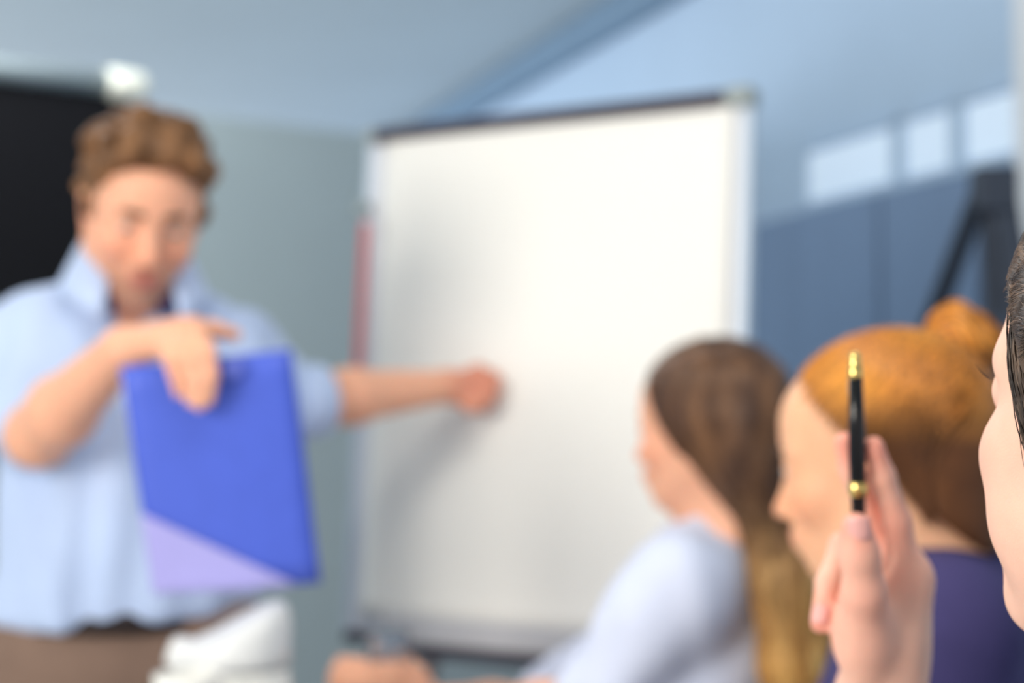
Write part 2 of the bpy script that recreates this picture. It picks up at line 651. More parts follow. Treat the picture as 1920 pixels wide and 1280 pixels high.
def torso_ops(R, t, s, e=0.0, female=False):
    """trunk in its own frame: origin at the base of the neck"""
    bust = 0.012 if female else 0.0
    w_ = 0.93 if female else 1.0
    ops = [('+', el((0.018, 0, -0.205), (0.108 + e, 0.158 * w_ + e, 0.215 + e)), 0),
           ('+', el((0.022, 0, -0.40), (0.102 + e, 0.140 * w_ + e, 0.19)), 0.08),
           ('+', el((0.004, 0, -0.545), (0.118 + e, 0.165 + e, 0.13)), 0.08),
           ('+', rc((-0.004, 0.155 * w_, -0.090), (-0.004, -0.155 * w_, -0.090), 0.050 + e), 0.06),
           ('+', rc((-0.012, 0, -0.01), (-0.006, 0.145 * w_, -0.082), 0.046 + e * 0.6, 0.042 + e), 0.05),
           ('+', rc((-0.012, 0, -0.01), (-0.006, -0.145 * w_, -0.082), 0.046 + e * 0.6, 0.042 + e), 0.05)]
    if female:
        for sd in (1, -1):
            ops.append(('+', el((0.095, sd * 0.068, -0.235), (0.052 + e, 0.058 + e, 0.055 + e)), 0.05))
    return local(comb(ops), R, t, s)


def chain(pts, rad, k=0.02):
    ops = []
    for i in range(len(pts) - 1):
        ops.append(('+', rc(pts[i], pts[i + 1], rad[i], rad[i + 1]), k))
    return comb(ops)


def hand_ops(wrist, fingers, thumb, palm_r=0.0125, frad=(0.0092, 0.0083, 0.0074, 0.0064), extra=()):
    """five separate fingers rooted in a palm; fingers: list of 4-point joint chains (index..little)"""
    mcps = [np.asarray(f[0]) for f in fingers]
    w_ = np.asarray(wrist)
    pal = [('+', rc(w_, m_, 0.0215, palm_r), 0.012) for m_ in mcps]
    pal.append(('+', rc(mcps[0], mcps[3], palm_r, palm_r * 0.9), 0.012))
    mid = (mcps[1] + mcps[2]) / 2
    pal.append(('+', rc(w_ * 0.6 + mid * 0.4, mid, 0.018, palm_r), 0.015))
    pal += list(extra)
    palm = comb(pal)
    fns = []
    for i, f in enumerate(fingers):
        sc_ = (1.0, 1.03, 0.97, 0.84)[i]
        fns.append(chain(f, [r * sc_ for r in frad], 0.004))
    th = chain(thumb, [0.0160, 0.0125, 0.0110, 0.0092], 0.008)

    def fn(p):
        pd = palm(p)
        d = smin(pd, th(p), 0.009)
        for g in fns:
            d = np.minimum(d, smin(pd, g(p), 0.009))
        return d
    c = (w_ + mid) / 2
    return bounded(fn, c, 0.19)


def nail(parent, tip, back, nvec, wid=0.006, ln=0.0055):
    """a thin curved nail plate lying on a finger end"""
    t = nrm(np.asarray(tip) - np.asarray(back))
    n = np.asarray(nvec, float)
    n = nrm(n - t * (n @ t))
    b = np.cross(t, n)
    V, F = [], []
    for i in range(7):
        u = -1 + 2 * i / 6
        for j in range(7):
            v = -1 + 2 * j / 6
            k = math.sqrt(max(0, 1 - 0.35 * v * v))
            V.append(np.asarray(tip) + t * (u * ln) * k + b * (v * wid) - n * (0.35 * wid * v * v + 0.06 * ln * u * u) + n * 0.0004)
    for i in range(6):
        for j in range(6):
            F.append((i * 7 + j, i * 7 + j + 1, (i + 1) * 7 + j + 1, (i + 1) * 7 + j))
    o = pydata('nail', V, F, M['nail'], parent)
    md = o.modifiers.new('thick', 'SOLIDIFY')
    md.thickness = 0.0007
    return o


def bbox(pts, pad):
    a = np.asarray(pts, float)
    return a.min(0) - pad, a.max(0) + pad


# ================================================================== THE ROOM
def wallbox(name, p0, p1, z0, z1, th, m, parent=None, label=None, cat=None, bev=0.0):
    """upright slab from p0 to p1 (plan), its visible face on that line, thickness th behind it"""
    p0, p1 = np.array([*p0, 0.0]), np.array([*p1, 0.0])
    X = nrm(p1 - p0)
    Y = np.array([-X[1], X[0], 0])
    props = {}
    if parent is None:
        props = dict(kind='structure')
        if label:
            props.update(label=label, category=cat)
    return frame_box(name, p0, X, Y, EZ, 0, float(np.linalg.norm(p1 - p0)), 0, th, z0, z1, m, parent, bev, **props)


RD = nrm((-0.327, 1.0, 0))                     # direction of the right-hand wall
RN = np.array([-RD[1], RD[0], 0])              # its normal, into the room


def RW(k, off=0.0):
    """plan point of the right-hand wall at depth 4 + k, off metres into the room"""
    p = np.array([1.15 - 0.327 * k, 4.0 + k, 0]) + RN * off
    return p[:2]


LA = np.array([-0.87, 4.8, 0])
LD = nrm((0.437, 0.33, 0))                     # direction of the left-hand partition
LN = np.array([LD[1], -LD[0], 0])              # normal towards the camera


def LW(s, off=0.0):
    return (LA + LD * s + LN * off)[:2]


frame_box('floor', np.zeros(3), EX, EY, EZ, -7, 5, -3, 11.4, -0.1, 0, M['floor'], kind='structure',
          label='grey carpet floor of the meeting room', category='floor')
frame_box('ceiling', np.zeros(3), EX, EY, EZ, -7, 5, -3, 11.4, 2.8, 2.9, M['ceiling'], kind='structure',
          label='pale blue-grey ceiling above the presenter and the flip chart', category='ceiling')
# wall_right: thickness behind (away from the room) - walk it from far to near so the slab lies outside
wallbox('wall_right', RW(7.3), RW(-3.2), 0, 2.8, 0.12, M['wall_right'], None,
        'light blue wall above the grey-blue screen panels', 'wall')
wallbox('wall_left', LW(-4.6), LW(1.72), 0, 2.1, 0.08, M['wall_left'], None,
        'plain grey-green partition behind the presenter', 'wall')
wallbox('wall_back', (-7, 11.2), (-1.0, 11.2), 0, 2.8, 0.1, M['wall_back'], None,
        'grey-blue wall far behind the partition', 'wall')
wallbox('trim_1', RW(6.9, 0.06), RW(-3.0, 0.06), 2.66, 2.795, 0.055, M['trim'], None,
        'grey-blue cornice strip where blue wall meets ceiling', 'trim')
# white upright at the right-hand picture edge
wallbox('trim_2', RW(-0.25, 0.14), RW(-0.6, 0.14), 0, 2.79, 0.135, M['white_trim'], None,
        'white upright window post at the far right edge', 'trim')
# daylit clerestory panes just above the screens
win = empty('window_1', (*RW(0.3, 0.0), 1.84), 'low bright daylit window strip above the blue screen panels', 'window', kind='structure')
for k0, k1 in ((0.86, 0.42), (0.36, 0.16), (0.10, -0.24)):
    wallbox('pane', RW(k0, 0.022), RW(k1, 0.022), 1.86, 2.0, 0.012, M['glow'], win)
for k0, k1 in ((0.42, 0.36), (0.16, 0.10)):
    wallbox('mullion', RW(k0, 0.03), RW(k1, 0.03), 1.84, 2.02, 0.025, M['wall_right'], win)
wallbox('sill', RW(0.9, 0.04), RW(-0.24, 0.04), 1.835, 1.855, 0.035, M['wall_right'], win)
wallbox('head_rail', RW(0.9, 0.03), RW(-0.24, 0.03), 2.005, 2.02, 0.025, M['wall_right'], win)

# grey-blue upholstered screen panels along the right-hand wall
scr = empty('screen_wall', (*RW(0.6, 0.1), 0), 'grey-blue fabric screen panels along the right-hand wall', 'screen')
k = -0.24
for i, wd in enumerate((0.22, 0.42, 0.42, 0.42, 0.42, 0.42)):
    off = (0.075, 0.08, 0.085, 0.07, 0.082, 0.078)[i]
    wallbox('panel', RW(k + wd - 0.012, off), RW(k, off), 0.04, 1.825, 0.04, M['panel'], scr, bev=0.006)
    k += wd
for kk in (-0.01, 0.83, 1.67, 2.07):
    wallbox('foot', RW(kk + 0.05, 0.16), RW(kk, 0.16), 0.0, 0.045, 0.15, M['dark_frame'], scr, bev=0.004)

# dark folding easel in front of the screens
ez = empty('easel', (0.9, 3.15, 0), 'dark A-shaped folding easel before the blue screens at right', 'easel')
ap = P(1862, 326, 3.15)


def bar(name, a, b, wd, dp, m, parent, bev=0.004):
    a, b = np.asarray(a), np.asarray(b)
    z = nrm(b - a)
    x = nrm(np.cross(z, EY) if abs(z[1]) < 0.9 else np.cross(z, EX))
    y = np.cross(z, x)
    return frame_box(name, a, x, y, z, -wd / 2, wd / 2, -dp / 2, dp / 2, 0, float(np.linalg.norm(b - a)), m, parent, bev)


def to_floor(a, b):
    a, b = np.asarray(a), np.asarray(b)
    return a + (b - a) * (a[2] / (a[2] - b[2]))


bar('leg', ap + EX * -0.01, to_floor(ap, P(1772, 560, 3.30)), 0.038, 0.025, M['dark_frame'], ez)
bar('leg', ap + EX * 0.012, to_floor(ap, P(1900, 560, 3.12)), 0.05, 0.025, M['dark_frame'], ez)
bar('leg', ap + EY * 0.02, to_floor(ap, P(1868, 560, 3.13)), 0.035, 0.025, M['dark_frame'], ez)
frame_box('head_block', ap, EX, EY, EZ, -0.035, 0.04, -0.03, 0.04, -0.07, 0.012, M['dark_frame'], ez, 0.006)
bar('crossbar', P(1704, 745, 3.43), P(1934, 745, 3.10), 0.04, 0.03, M['dark_frame'], ez)

# ------------------------------------------------------------------ black roller screen on the left partition
so = np.array([*LW(-0.26, 0.07), 0])
rs = empty('roller_screen', (*LW(-0.6, 0.07), 1.2), 'black roller screen under a pale grey tube with ivory end cap, behind the presenter', 'screen')
frame_box('screen_cloth', so, LD, -LN, EZ, -1.15, 0.0, -0.004, 0.004, 1.16, 2.12, M['black'], rs)
frame_box('bottom_rail', so, LD, -LN, EZ, -1.15, 0.0, -0.012, 0.012, 1.14, 1.165, M['black'], rs, 0.004)
tz = so + EZ * 2.142
tube('tube', [tz - LD * 1.18, tz - LD * 0.06], 0.031, M['tube'], rs, 24)
lathe('end_cap', tz - LD * 0.065, LD, [(0.030, 0), (0.0405, 0.002), (0.0415, 0.03), (0.0415, 0.075), (0.039, 0.096), (0.031, 0.108), (0.012, 0.113)], M['cap'], rs, 32)
frame_box('bracket', tz - LD * 0.9, LD, -LN, EZ, -0.02, 0.02, 0.0, 0.068, -0.02, 0.02, M['tube'], rs, 0.003)
frame_box('bracket', tz - LD * 0.12, LD, -LN, EZ, -0.02, 0.02, 0.0, 0.068, -0.02, 0.02, M['tube'], rs, 0.003)

# ------------------------------------------------------------------ flip chart
yaw, lean = -0.5609, 0.0765
FX = np.array([math.cos(yaw), math.sin(yaw), 0])
FB = np.array([-math.sin(yaw), math.cos(yaw), 0])
FZ = EZ * math.cos(lean) + FB * math.sin(lean)
FY = np.cross(FZ, FX)                                # away from the reader
FO = np.array([0.0405, 2.88, 1.3144])
W2, H2 = 0.383, 0.4625
fc = empty('flip_chart', (FO[0], FO[1] + 0.1, 0), 'large white paper flip chart on a stand the presenter points at', 'flip chart')


def fbox(name, x0, x1, y0, y1, z0, z1, m, bev=0.0, parent=None):
    return frame_box(name, FO, FX, FY, FZ, x0, x1, y0, y1, z0, z1, m, parent or fc, bev)


board = fbox('board', -W2 + 0.012, W2 - 0.012, 0.004, 0.020, -H2 + 0.02, H2 - 0.012, M['board'])
fbox('side_rail', -W2, -W2 + 0.014, 0.0, 0.028, -H2 + 0.01, H2 - 0.02, M['rail'], 0.003)
fbox('side_rail', W2 - 0.014, W2, 0.0, 0.028, -H2 + 0.01, H2 - 0.01, M['rail'], 0.003)
fbox('clamp_bar', -W2 + 0.028, W2 - 0.045, -0.018, 0.012, H2 - 0.030, H2 - 0.004, M['bar'], 0.004)
fbox('corner_cap', W2 - 0.046, W2 + 0.002, -0.012, 0.03, H2 - 0.032, H2 + 0.002, M['capgrey'], 0.008)
fbox('corner_cap', -W2 - 0.002, -W2 + 0.028, -0.008, 0.03, H2 - 0.030, H2 + 0.0, M['capgrey'], 0.008)
# pad of paper, the front sheet lifting a little at the bottom
fbox('paper_pad', -W2 + 0.052, W2 - 0.030, -0.006, 0.004, -H2 + 0.058, H2 - 0.016, M['paper'])
V, F = [], []
nx, nz = 24, 40
for j in range(nz + 1):
    for i in range(nx + 1):
        u, v = i / nx, j / nz
        x = -W2 + 0.050 + u * (2 * W2 - 0.078)
        z = H2 - 0.018 - v * (2 * H2 - 0.068)
        y = -0.0085 - 0.004 * math.sin(math.pi * u) * v - 0.006 * v ** 4 - 0.002 * math.sin(5 * u + 2.5 * v)
        V.append(FO + FX * x + FY * y + FZ * z)
for j in range(nz):
    for i in range(nx):
        a = j * (nx + 1) + i
        F.append((a, a + nx + 1, a + nx + 2, a + 1))
sh = pydata('front_sheet', V, F, M['paper'], fc)
sh.modifiers.new('t', 'SOLIDIFY').thickness = 0.0006
tray = fbox('tray', -W2 + 0.10, W2 - 0.004, -0.030, 0.02, -H2 + 0.006, -H2 + 0.050, M['tray'], 0.004)
fbox('tray_lip', -W2 + 0.10, W2 - 0.004, -0.036, 0.016, -H2 - 0.016, -H2 + 0.004, M['bar'], 0.004, tray)
fbox('tray_end', -W2 + 0.02, -W2 + 0.098, -0.024, 0.018, -H2 - 0.002, -H2 + 0.020, M['bar'], 0.004, tray)
fbox('hook', -W2 - 0.004, -W2 + 0.020, -0.020, 0.0, H2 - 0.162, H2 - 0.140, M['capgrey'], 0.003)
fbox('red_strip', -W2 + 0.004, -W2 + 0.017, -0.012, -0.003, H2 - 0.44, H2 - 0.175, M['red'], 0.003)
for sx in (-1, 1):
    a = FO + FX * (sx * 0.22) + FY * 0.035 - FZ * (H2 - 0.1)
    bar('leg', FO + FX * (sx * 0.16) + FY * 0.045 + FZ * 0.25, np.array([a[0], a[1], 0]) + FX * (sx * 0.08) - FB * 0.04, 0.03, 0.02, M['steel'], fc)
a = FO + FY * 0.05 + FZ * 0.25
bar('leg', a, np.array([a[0], a[1], 0]) + FB * 0.42, 0.03, 0.02, M['steel'], fc)

# ------------------------------------------------------------------ conference table
tb = empty('conference_table', (0.15, 1.7, 0), 'white conference table top the listeners sit at', 'table')
frame_box('table_top', np.zeros(3), EX, EY, EZ, -0.85, 0.22, 0.98, 2.24, 0.72, 0.75, M['table'], tb, 0.006)
for x in (-0.75, 0.12):
    for y in (1.08, 2.14):
        frame_box('leg', np.array([x, y, 0]), EX, EY, EZ, -0.03, 0.03, -0.03, 0.03, 0, 0.72, M['steel'], tb, 0.004)

# white insulated jug
JB = P(446, 1280, 2.08)
JB[2] = 0.75
jx = nrm((-1, -0.25, 0))            # spout direction
jy = np.cross(EZ, jx)
jt = 1.25 + 0.0                       # jug is measured from the table below
jug = empty('insulated_jug', JB, 'white insulated jug with slanted lid and spout before the presenter', 'jug')
HJ = P(468, 1250, 2.08)[2] - 0.75       # seam height
lathe('body', JB, EZ, [(0.05, 0), (0.062, 0.003), (0.066, 0.012), (0.0665, 0.06), (0.065, HJ - 0.03), (0.062, HJ - 0.004), (0.060, HJ)], M['white_gloss'], jug, 40)
lathe('seam_ring', JB + EZ * (HJ - 0.002), EZ, [(0.056, 0), (0.0605, 0.001), (0.0605, 0.006), (0.056, 0.007)], M['grey_line'], jug, 40)
V, F = [], []
seg = 40
top = [(1.0, 0.004), (1.0, 0.016), (1.01, 0.030), (0.99, 0.040), (0.93, 0.048), (0.8, 0.054), (0.5, 0.057), (0.02, 0.058)]
for (r, h) in top:
    for i in range(seg):
        an = 2 * math.pi * i / seg
        cx, cy = math.cos(an) * 0.0635 * r, math.sin(an) * 0.0635 * r
        hz = h * (1.0 - 0.60 * (cx / 0.0635)) if h > 0.01 else h
        if cx > 0 and h > 0.01:
            cx *= 1 + 0.35 * max(0, math.cos(an)) ** 8 * (h / 0.05)
        V.append(JB + EZ * (HJ + hz) + jx * cx + jy * cy)
for j in range(len(top) - 1):
    for i in range(seg):
        q = (i + 1) % seg
        F.append((j * seg + i, j * seg + q, (j + 1) * seg + q, (j + 1) * seg + i))
F.append(tuple((len(top) - 1) * seg + i for i in range(seg)))
F.append(tuple(range(seg))[::-1])
lid_o = pydata('lid', V, F, M['white_soft'], jug)
# spout lip and handle
lathe('spout', JB + EZ * (HJ + 0.012) + jx * 0.052, nrm(jx * 0.9 + EZ * 0.35), [(0.024, 0), (0.022, 0.015), (0.019, 0.027), (0.015, 0.033), (0.004, 0.034)], M['white_soft'], lid_o, 24)
jh = nrm((0.25, 0.97, 0))             # handle points away from the viewer
tube('handle', [JB + EZ * (HJ - 0.012) + jh * 0.055, JB + EZ * (HJ - 0.010) + jh * 0.080, JB + EZ * (HJ - 0.03) + jh * 0.098, JB + EZ * (HJ - 0.08) + jh * 0.100,
                JB + EZ * (HJ - 0.12) + jh * 0.088, JB + EZ * (HJ - 0.135) + jh * 0.062], [0.010, 0.011, 0.011, 0.0105, 0.0105, 0.010], M['white_gloss'], jug, 14)

# white cup in front of the jug
CB = P(352, 1280, 1.93)
ct = P(352, 1262, 1.93)[2] - 0.75
CB[2] = 0.75
cup = empty('tall_cup', CB, 'plain white cup standing left of the white jug', 'cup')
lathe('body', CB, EZ, [(0.026, 0), (0.030, 0.002), (0.033, 0.03), (0.036, ct * 0.6), (0.0385, ct - 0.004), (0.0385, ct), (0.0365, ct + 0.0005), (0.0355, ct - 0.004), (0.033, ct * 0.6), (0.028, 0.02)], M['white_gloss'], cup, 36)
tube('handle', [CB + EZ * (ct - 0.03) + EX * 0.036, CB + EZ * (ct - 0.03) + EX * 0.058, CB + EZ * (ct - 0.06) + EX * 0.064, CB + EZ * (ct - 0.095) + EX * 0.055, CB + EZ * (ct - 0.10) + EX * 0.034],
     0.0055, M['white_gloss'], cup, 10)


# ================================================================== PEOPLE
def person(loc, label):
    return empty('person', loc, label, 'person')


def shade(c, k):
    return np.array(lin(c)) * k


def project(fn, p, off, it=4):
    """move points to the surface fn = off"""
    p = np.asarray(p, f32).copy()
    for _ in range(it):
        e = 0.002
        d = fn(p)
        g = np.stack([fn(p + np.array(v, f32)) - d for v in ((e, 0, 0), (0, e, 0), (0, 0, e))], 1)
        g /= np.linalg.norm(g, axis=1, keepdims=True) + 1e-9
        p -= g * (d - off)[:, None] * 0.9
    return p


# ------------------------------------------------------------------ the presenter
man = person((P(265, 1280, 2.5)[0], 2.52, 0), 'standing man in light blue shirt pointing at the flip chart, holding a folder')
mh_R = frame(nrm((0.30, -0.86, -0.40)), (0, 0, 1), roll=math.radians(-5))
mh_t = P(270, 396, 2.47)
ms = 1.05
mt_R = frame(nrm((0.32, -0.95, 0.0)), nrm((0.0, 0.05, 1)))
mt_t = P(245, 560, 2.56)
head_m = bounded(local(head_fn(False, 0.0026), mh_R, mh_t, ms), mh_t, 0.26)
torso_m = torso_ops(mt_R, mt_t, 1.03)
neck_lo = mh_t + ms * (mh_R @ np.array([-0.035, 0, -0.06]))
rS, rE, rW = P(52, 676, 2.52), P(72, 815, 2.36), P(232, 655, 2.17)
lS, lE, lW = P(402, 662, 2.60), P(578, 752, 2.68), P(838, 724, 2.855)
# right hand folded over the top edge of the folder: fingers in front, thumb behind
rh_f = [[P(365, 618, 2.125), P(392, 655, 2.09), P(398, 705, 2.092), P(392, 750, 2.098)],
        [P(345, 626, 2.12), P(368, 668, 2.088), P(378, 715, 2.09), P(374, 760, 2.096)],
        [P(325, 634, 2.12), P(342, 675, 2.09), P(354, 715, 2.092), P(356, 752, 2.098)],
        [P(305, 640, 2.125), P(316, 675, 2.098), P(328, 708, 2.098), P(334, 738, 2.102)]]
rh_t = [P(290, 625, 2.165), P(345, 612, 2.185), P(400, 618, 2.185), P(440, 628, 2.175)]
hand_mr = hand_ops(rW, rh_f, rh_t, 0.0145, (0.0094, 0.0088, 0.0082, 0.0072))
# left hand: loose fist, index finger touching the paper
lh_f = [[P(897, 699, 2.885), P(920, 702, 2.898), P(934, 709, 2.910), P(945, 716, 2.918)],
        [P(896, 716, 2.875), P(926, 714, 2.868), P(930, 734, 2.876), P(908, 736, 2.876)],
        [P(892, 734, 2.870), P(920, 735, 2.862), P(922, 753, 2.870), P(900, 752, 2.870)],
        [P(886, 750, 2.868), P(908, 753, 2.861), P(908, 767, 2.868), P(890, 765, 2.868)]]
lh_t = [P(866, 742, 2.858), P(882, 760, 2.848), P(900, 752, 2.846), P(914, 738, 2.850)]
hand_ml = hand_ops(lW, lh_f, lh_t, 0.0135, (0.0092, 0.0086, 0.0080, 0.0070))
arm_r = chain([rS, rE], [0.052, 0.044])
fore_r = chain([rE, rE * 0.7 + rW * 0.3, rW], [0.043, 0.046, 0.029])
arm_l = chain([lS, lE], [0.045, 0.040])
fore_l = chain([lE, lE * 0.7 + lW * 0.3, lW], [0.041, 0.043, 0.027])
hipz = 0.93
hR, hL = np.array([mt_t[0] - 0.085, 2.52, hipz]), np.array([mt_t[0] + 0.10, 2.54, hipz])
fR, fL = np.array([hR[0] - 0.03, 2.55, 0.08]), np.array([hL[0] + 0.04, 2.58, 0.08])
legs = comb([('+', rc(hR, fR * 0.5 + hR * 0.5, 0.085, 0.058), 0.03), ('+', rc(fR * 0.5 + hR * 0.5, fR, 0.058, 0.04), 0.03),
             ('+', rc(hL, fL * 0.5 + hL * 0.5, 0.085, 0.058), 0.03), ('+', rc(fL * 0.5 + hL * 0.5, fL, 0.058, 0.04), 0.03)])
body_m = comb([('+', torso_m, 0), ('+', rc(mt_t + EZ * 0.0, neck_lo, 0.064, 0.058), 0.04), ('+', head_m, 0.03),
               ('+', arm_r, 0.04), ('+', fore_r, 0.02), ('+', hand_mr, 0.012),
               ('+', arm_l, 0.04), ('+', fore_l, 0.02), ('+', hand_ml, 0.012), ('+', legs, 0.06)])
SKM = (244, 182, 150)


def man_col(V):
    c = head_skin_col(V, mh_R, mh_t, ms, SKM, (190, 104, 98), 0.38, 0.85, (146, 104, 82))
    k = (0.6 * np.exp(-(np.linalg.norm(V - lh_f[1][0], axis=1) / 0.07) ** 4))[:, None]   # shade on the pointing hand painted in as dark red
    return c * (1 - k) + np.array(lin((204, 116, 98))) * k


skin_m = grow('body', body_m, (-0.9, 2.0, 0.05), (0.12, 3.0, 1.8), 0.0036, M['skin'], man, man_col)
eyes(mh_R, mh_t, ms, skin_m, (0.9, 0.0, -0.35))
brows(mh_R, mh_t, ms, skin_m, None, 0.0048)
# shirt: trunk and short rolled sleeves
cuff_r = rE * 0.93 + rS * 0.07
cuff_l = lE * 0.97 + lS * 0.03
ax_r, ax_l = nrm(rE - rS), nrm(lE - lS)


def sleeve(a, b, ra, rb, ax):
    """sleeve with a flat open end"""
    return comb([('+', rc(a, b, ra, rb), 0), ('&', half(ax, float(ax @ b) + 0.012), 0.006)])


shirt = comb([('+', torso_ops(mt_R, mt_t, 1.03, 0.020), 0),
              ('+', el(mt_t + mt_R @ np.array([0.02, 0.012, -0.42]), (0.130, 0.166, 0.19), mt_R), 0.08),
              ('+', sleeve(rS, cuff_r, 0.070, 0.060, ax_r), 0.05), ('+', rc(lS, cuff_l, 0.058, 0.050), 0.05),
              ('-', half((0, 0, 1), 0.955), 0.02),
              ('-', rc(mt_t + mt_R @ np.array([0.02, 0, 0.005]), mt_t + mt_R @ np.array([0.10, 0, 0.14]), 0.058, 0.12), 0.012),
              ('-', rc(mt_t + mt_R @ np.array([0.125, 0, 0.0]), mt_t + mt_R @ np.array([0.165, 0, -0.14]), 0.055, 0.022), 0.01)])
shirt = displace(shirt, wrinkle(0.0075, 22, 3, (1, 1, 1.1)))
shirt_o = grow('shirt', shirt, (-0.92, 2.1, 0.9), (-0.1, 2.9, 1.62), 0.006, M['shirt_man'], man)
# rolled cuff of the pointing arm
fa = nrm(lW - lE)
lathe('cuff', lE - fa * 0.035, fa, [(0.050, 0), (0.057, 0.004), (0.0585, 0.03), (0.057, 0.058), (0.050, 0.062), (0.045, 0.05)], M['shirt_man'], shirt_o, 32)
# collar: two stiff flaps standing round the neck, dark lining inside


def collar(R, t, s, m_out, parent, m_in=None, spread=0.6, rad=0.072, h=0.042, lift=0.0, fwd=0.012):
    for sd in (1, -1):
        V, F = [], []
        n = 16
        for i in range(n + 1):
            a = math.pi - (math.pi - spread) * (i / n)
            g = i / n
            for j in range(5):
                v = j / 4
                rr = rad * (0.93 + 0.34 * v + 0.14 * g * v)
                x = math.cos(a) * rr * 1.08 + fwd + 0.030 * g * v
                y = sd * math.sin(a) * rr
                z = h * (1 - v) + lift - 0.010 * v - 0.055 * g ** 3 * v - 0.022 * g * (1 - v) - 0.012 * g
                V.append(np.asarray(t) + s * (R @ np.array([x, y, z])))
        for i in range(n):
            for j in range(4):
                q = (i * 5 + j, i * 5 + j + 1, (i + 1) * 5 + j + 1, (i + 1) * 5 + j)
                F.append(q if sd > 0 else q[::-1])
        o = pydata('collar', V, F, m_out, parent)
        o.modifiers.new('t', 'SOLIDIFY').thickness = 0.004
    if m_in:
        V, F = [], []
        n = 28
        for i in range(n + 1):
            a = -math.pi + 0.5 + (2 * math.pi - 1.0) * i / n + math.pi
            a = spread + (2 * math.pi - 2 * spread) * i / n
            g = abs(i / n - 0.5) * 2
            for j in range(3):
                v = j / 2
                V.append(np.asarray(t) + s * (R @ np.array([math.cos(a) * rad * 0.98 + fwd, math.sin(a) * rad * 0.9, h * (1 - v) + lift - 0.03 * v - 0.034 * g * g])))
        for i in range(n):
            for j in range(2):
                F.append((i * 3 + j, i * 3 + j + 1, (i + 1) * 3 + j + 1, (i + 1) * 3 + j))
        o = pydata('collar_lining', V, F, m_in, parent)
        o.modifiers.new('t', 'SOLIDIFY').thickness = 0.003


collar(mt_R, mt_t, 1.0, M['shirt_man'], shirt_o, M['collar_in'], 0.50, 0.080, 0.064, 0.034, 0.024)
# trousers and belt
tro = comb([('+', torso_ops(mt_R, mt_t, 1.03, 0.012), 0),
            ('&', half((0, 0, 1), 0.975), 0.0),
            ('+', rc(hR, fR * 0.5 + hR * 0.5, 0.100, 0.078), 0.05), ('+', rc(fR * 0.5 + hR * 0.5, fR, 0.078, 0.066), 0.03),
            ('+', rc(hL, fL * 0.5 + hL * 0.5, 0.100, 0.078), 0.05), ('+', rc(fL * 0.5 + hL * 0.5, fL, 0.078, 0.066), 0.03),
            ('&', half((0, 0, 1), 0.978), 0.004), ('&', half((0, 0, -1), -0.07), 0.004)])
tro = displace(tro, wrinkle(0.003, 22, 5))
trousers_o = grow('trousers', tro, (-0.85, 2.3, 0.05), (-0.25, 2.85, 1.0), 0.008, M['trousers'], man)
V, F = [], []
bc = mt_t + mt_R @ np.array([0.02, 0, 0])
for i in range(48):
    an = 2 * math.pi * i / 48
    for z in (0.945, 0.985):
        q = mt_R @ np.array([math.cos(an) * 0.124, math.sin(an) * 0.163, 0])
        V.append(np.array([bc[0] + q[0], bc[1] + q[1] - 0.02, z]))
for i in range(48):
    k = (i + 1) % 48
    F.append((2 * i, 2 * k, 2 * k + 1, 2 * i + 1))
bo = pydata('belt', V, F, M['belt'], trousers_o)
bo.modifiers.new('t', 'SOLIDIFY').thickness = 0.004
for ft in (fR, fL):
    sf = comb([('+', el((ft[0], ft[1] - 0.06, 0.035), (0.047, 0.13, 0.036)), 0), ('+', rc((ft[0], ft[1] + 0.0, 0.05), (ft[0], ft[1], 0.10), 0.045), 0.03), ('&', half((0, 0, -1), -0.0), 0.003)])
    grow('shoe', sf, (ft[0] - 0.08, ft[1] - 0.22, -0.02), (ft[0] + 0.08, ft[1] + 0.12, 0.16), 0.007, M['shoe'], man)
# tousled short brown hair
g = np.random.default_rng(11)
hops = [('+', el((-0.014, 0, 0.036), (0.102, 0.079, 0.088)), 0)]
cnt = 0
while cnt < 90:
    v = g.normal(size=3)
    v /= np.linalg.norm(v)
    q = np.array([-0.014, 0, 0.036]) + v * np.array([0.097, 0.076, 0.085])
    if q[2] < -0.04 or 0.80 * q[0] - 0.6 * q[2] > 0.020:
        continue
    r = g.uniform(0.010, 0.020)
    lift = 0.010 if q[2] > 0.07 else 0.004
    hops.append(('+', el(q + v * lift, (r, r, r * 0.8)), 0.010))
    cnt += 1
for q, r in (((0.062, 0.005, 0.118), 0.026), ((0.050, 0.035, 0.112), 0.024), ((0.055, -0.030, 0.115), 0.024), ((0.078, 0.045, 0.092), 0.020), ((0.078, -0.040, 0.095), 0.020),
             ((0.02, -0.02, 0.128), 0.028), ((0.02, 0.03, 0.124), 0.026), ((0.085, 0.012, 0.098), 0.018)):
    hops.append(('+', el(q, (r, r, r * 0.9)), 0.012))
hops += [('&', half((0.80, 0, -0.60), 0.017), 0.016), ('&', half((0, 0, -1), 0.055), 0.02)]
hair_m = bounded(local(displace(comb(hops), wrinkle(0.0022, 190, 8)), mh_R, mh_t, ms), mh_t, 0.26)


def hair_noise_col(base, tip, seed, f=60):
    wv = wrinkle(1.0, f, seed)

    def fn(V):
        k = np.clip(0.5 + 0.5 * wv(V.astype(f32)), 0, 1)[:, None]
        return np.array(lin(base)) * (1 - k) + np.array(lin(tip)) * k
    return fn


grow('hair', hair_m, mh_t - 0.2, mh_t + 0.22, 0.0035, M['hair'], man, hair_noise_col((96, 66, 40), (140, 100, 66), 5))

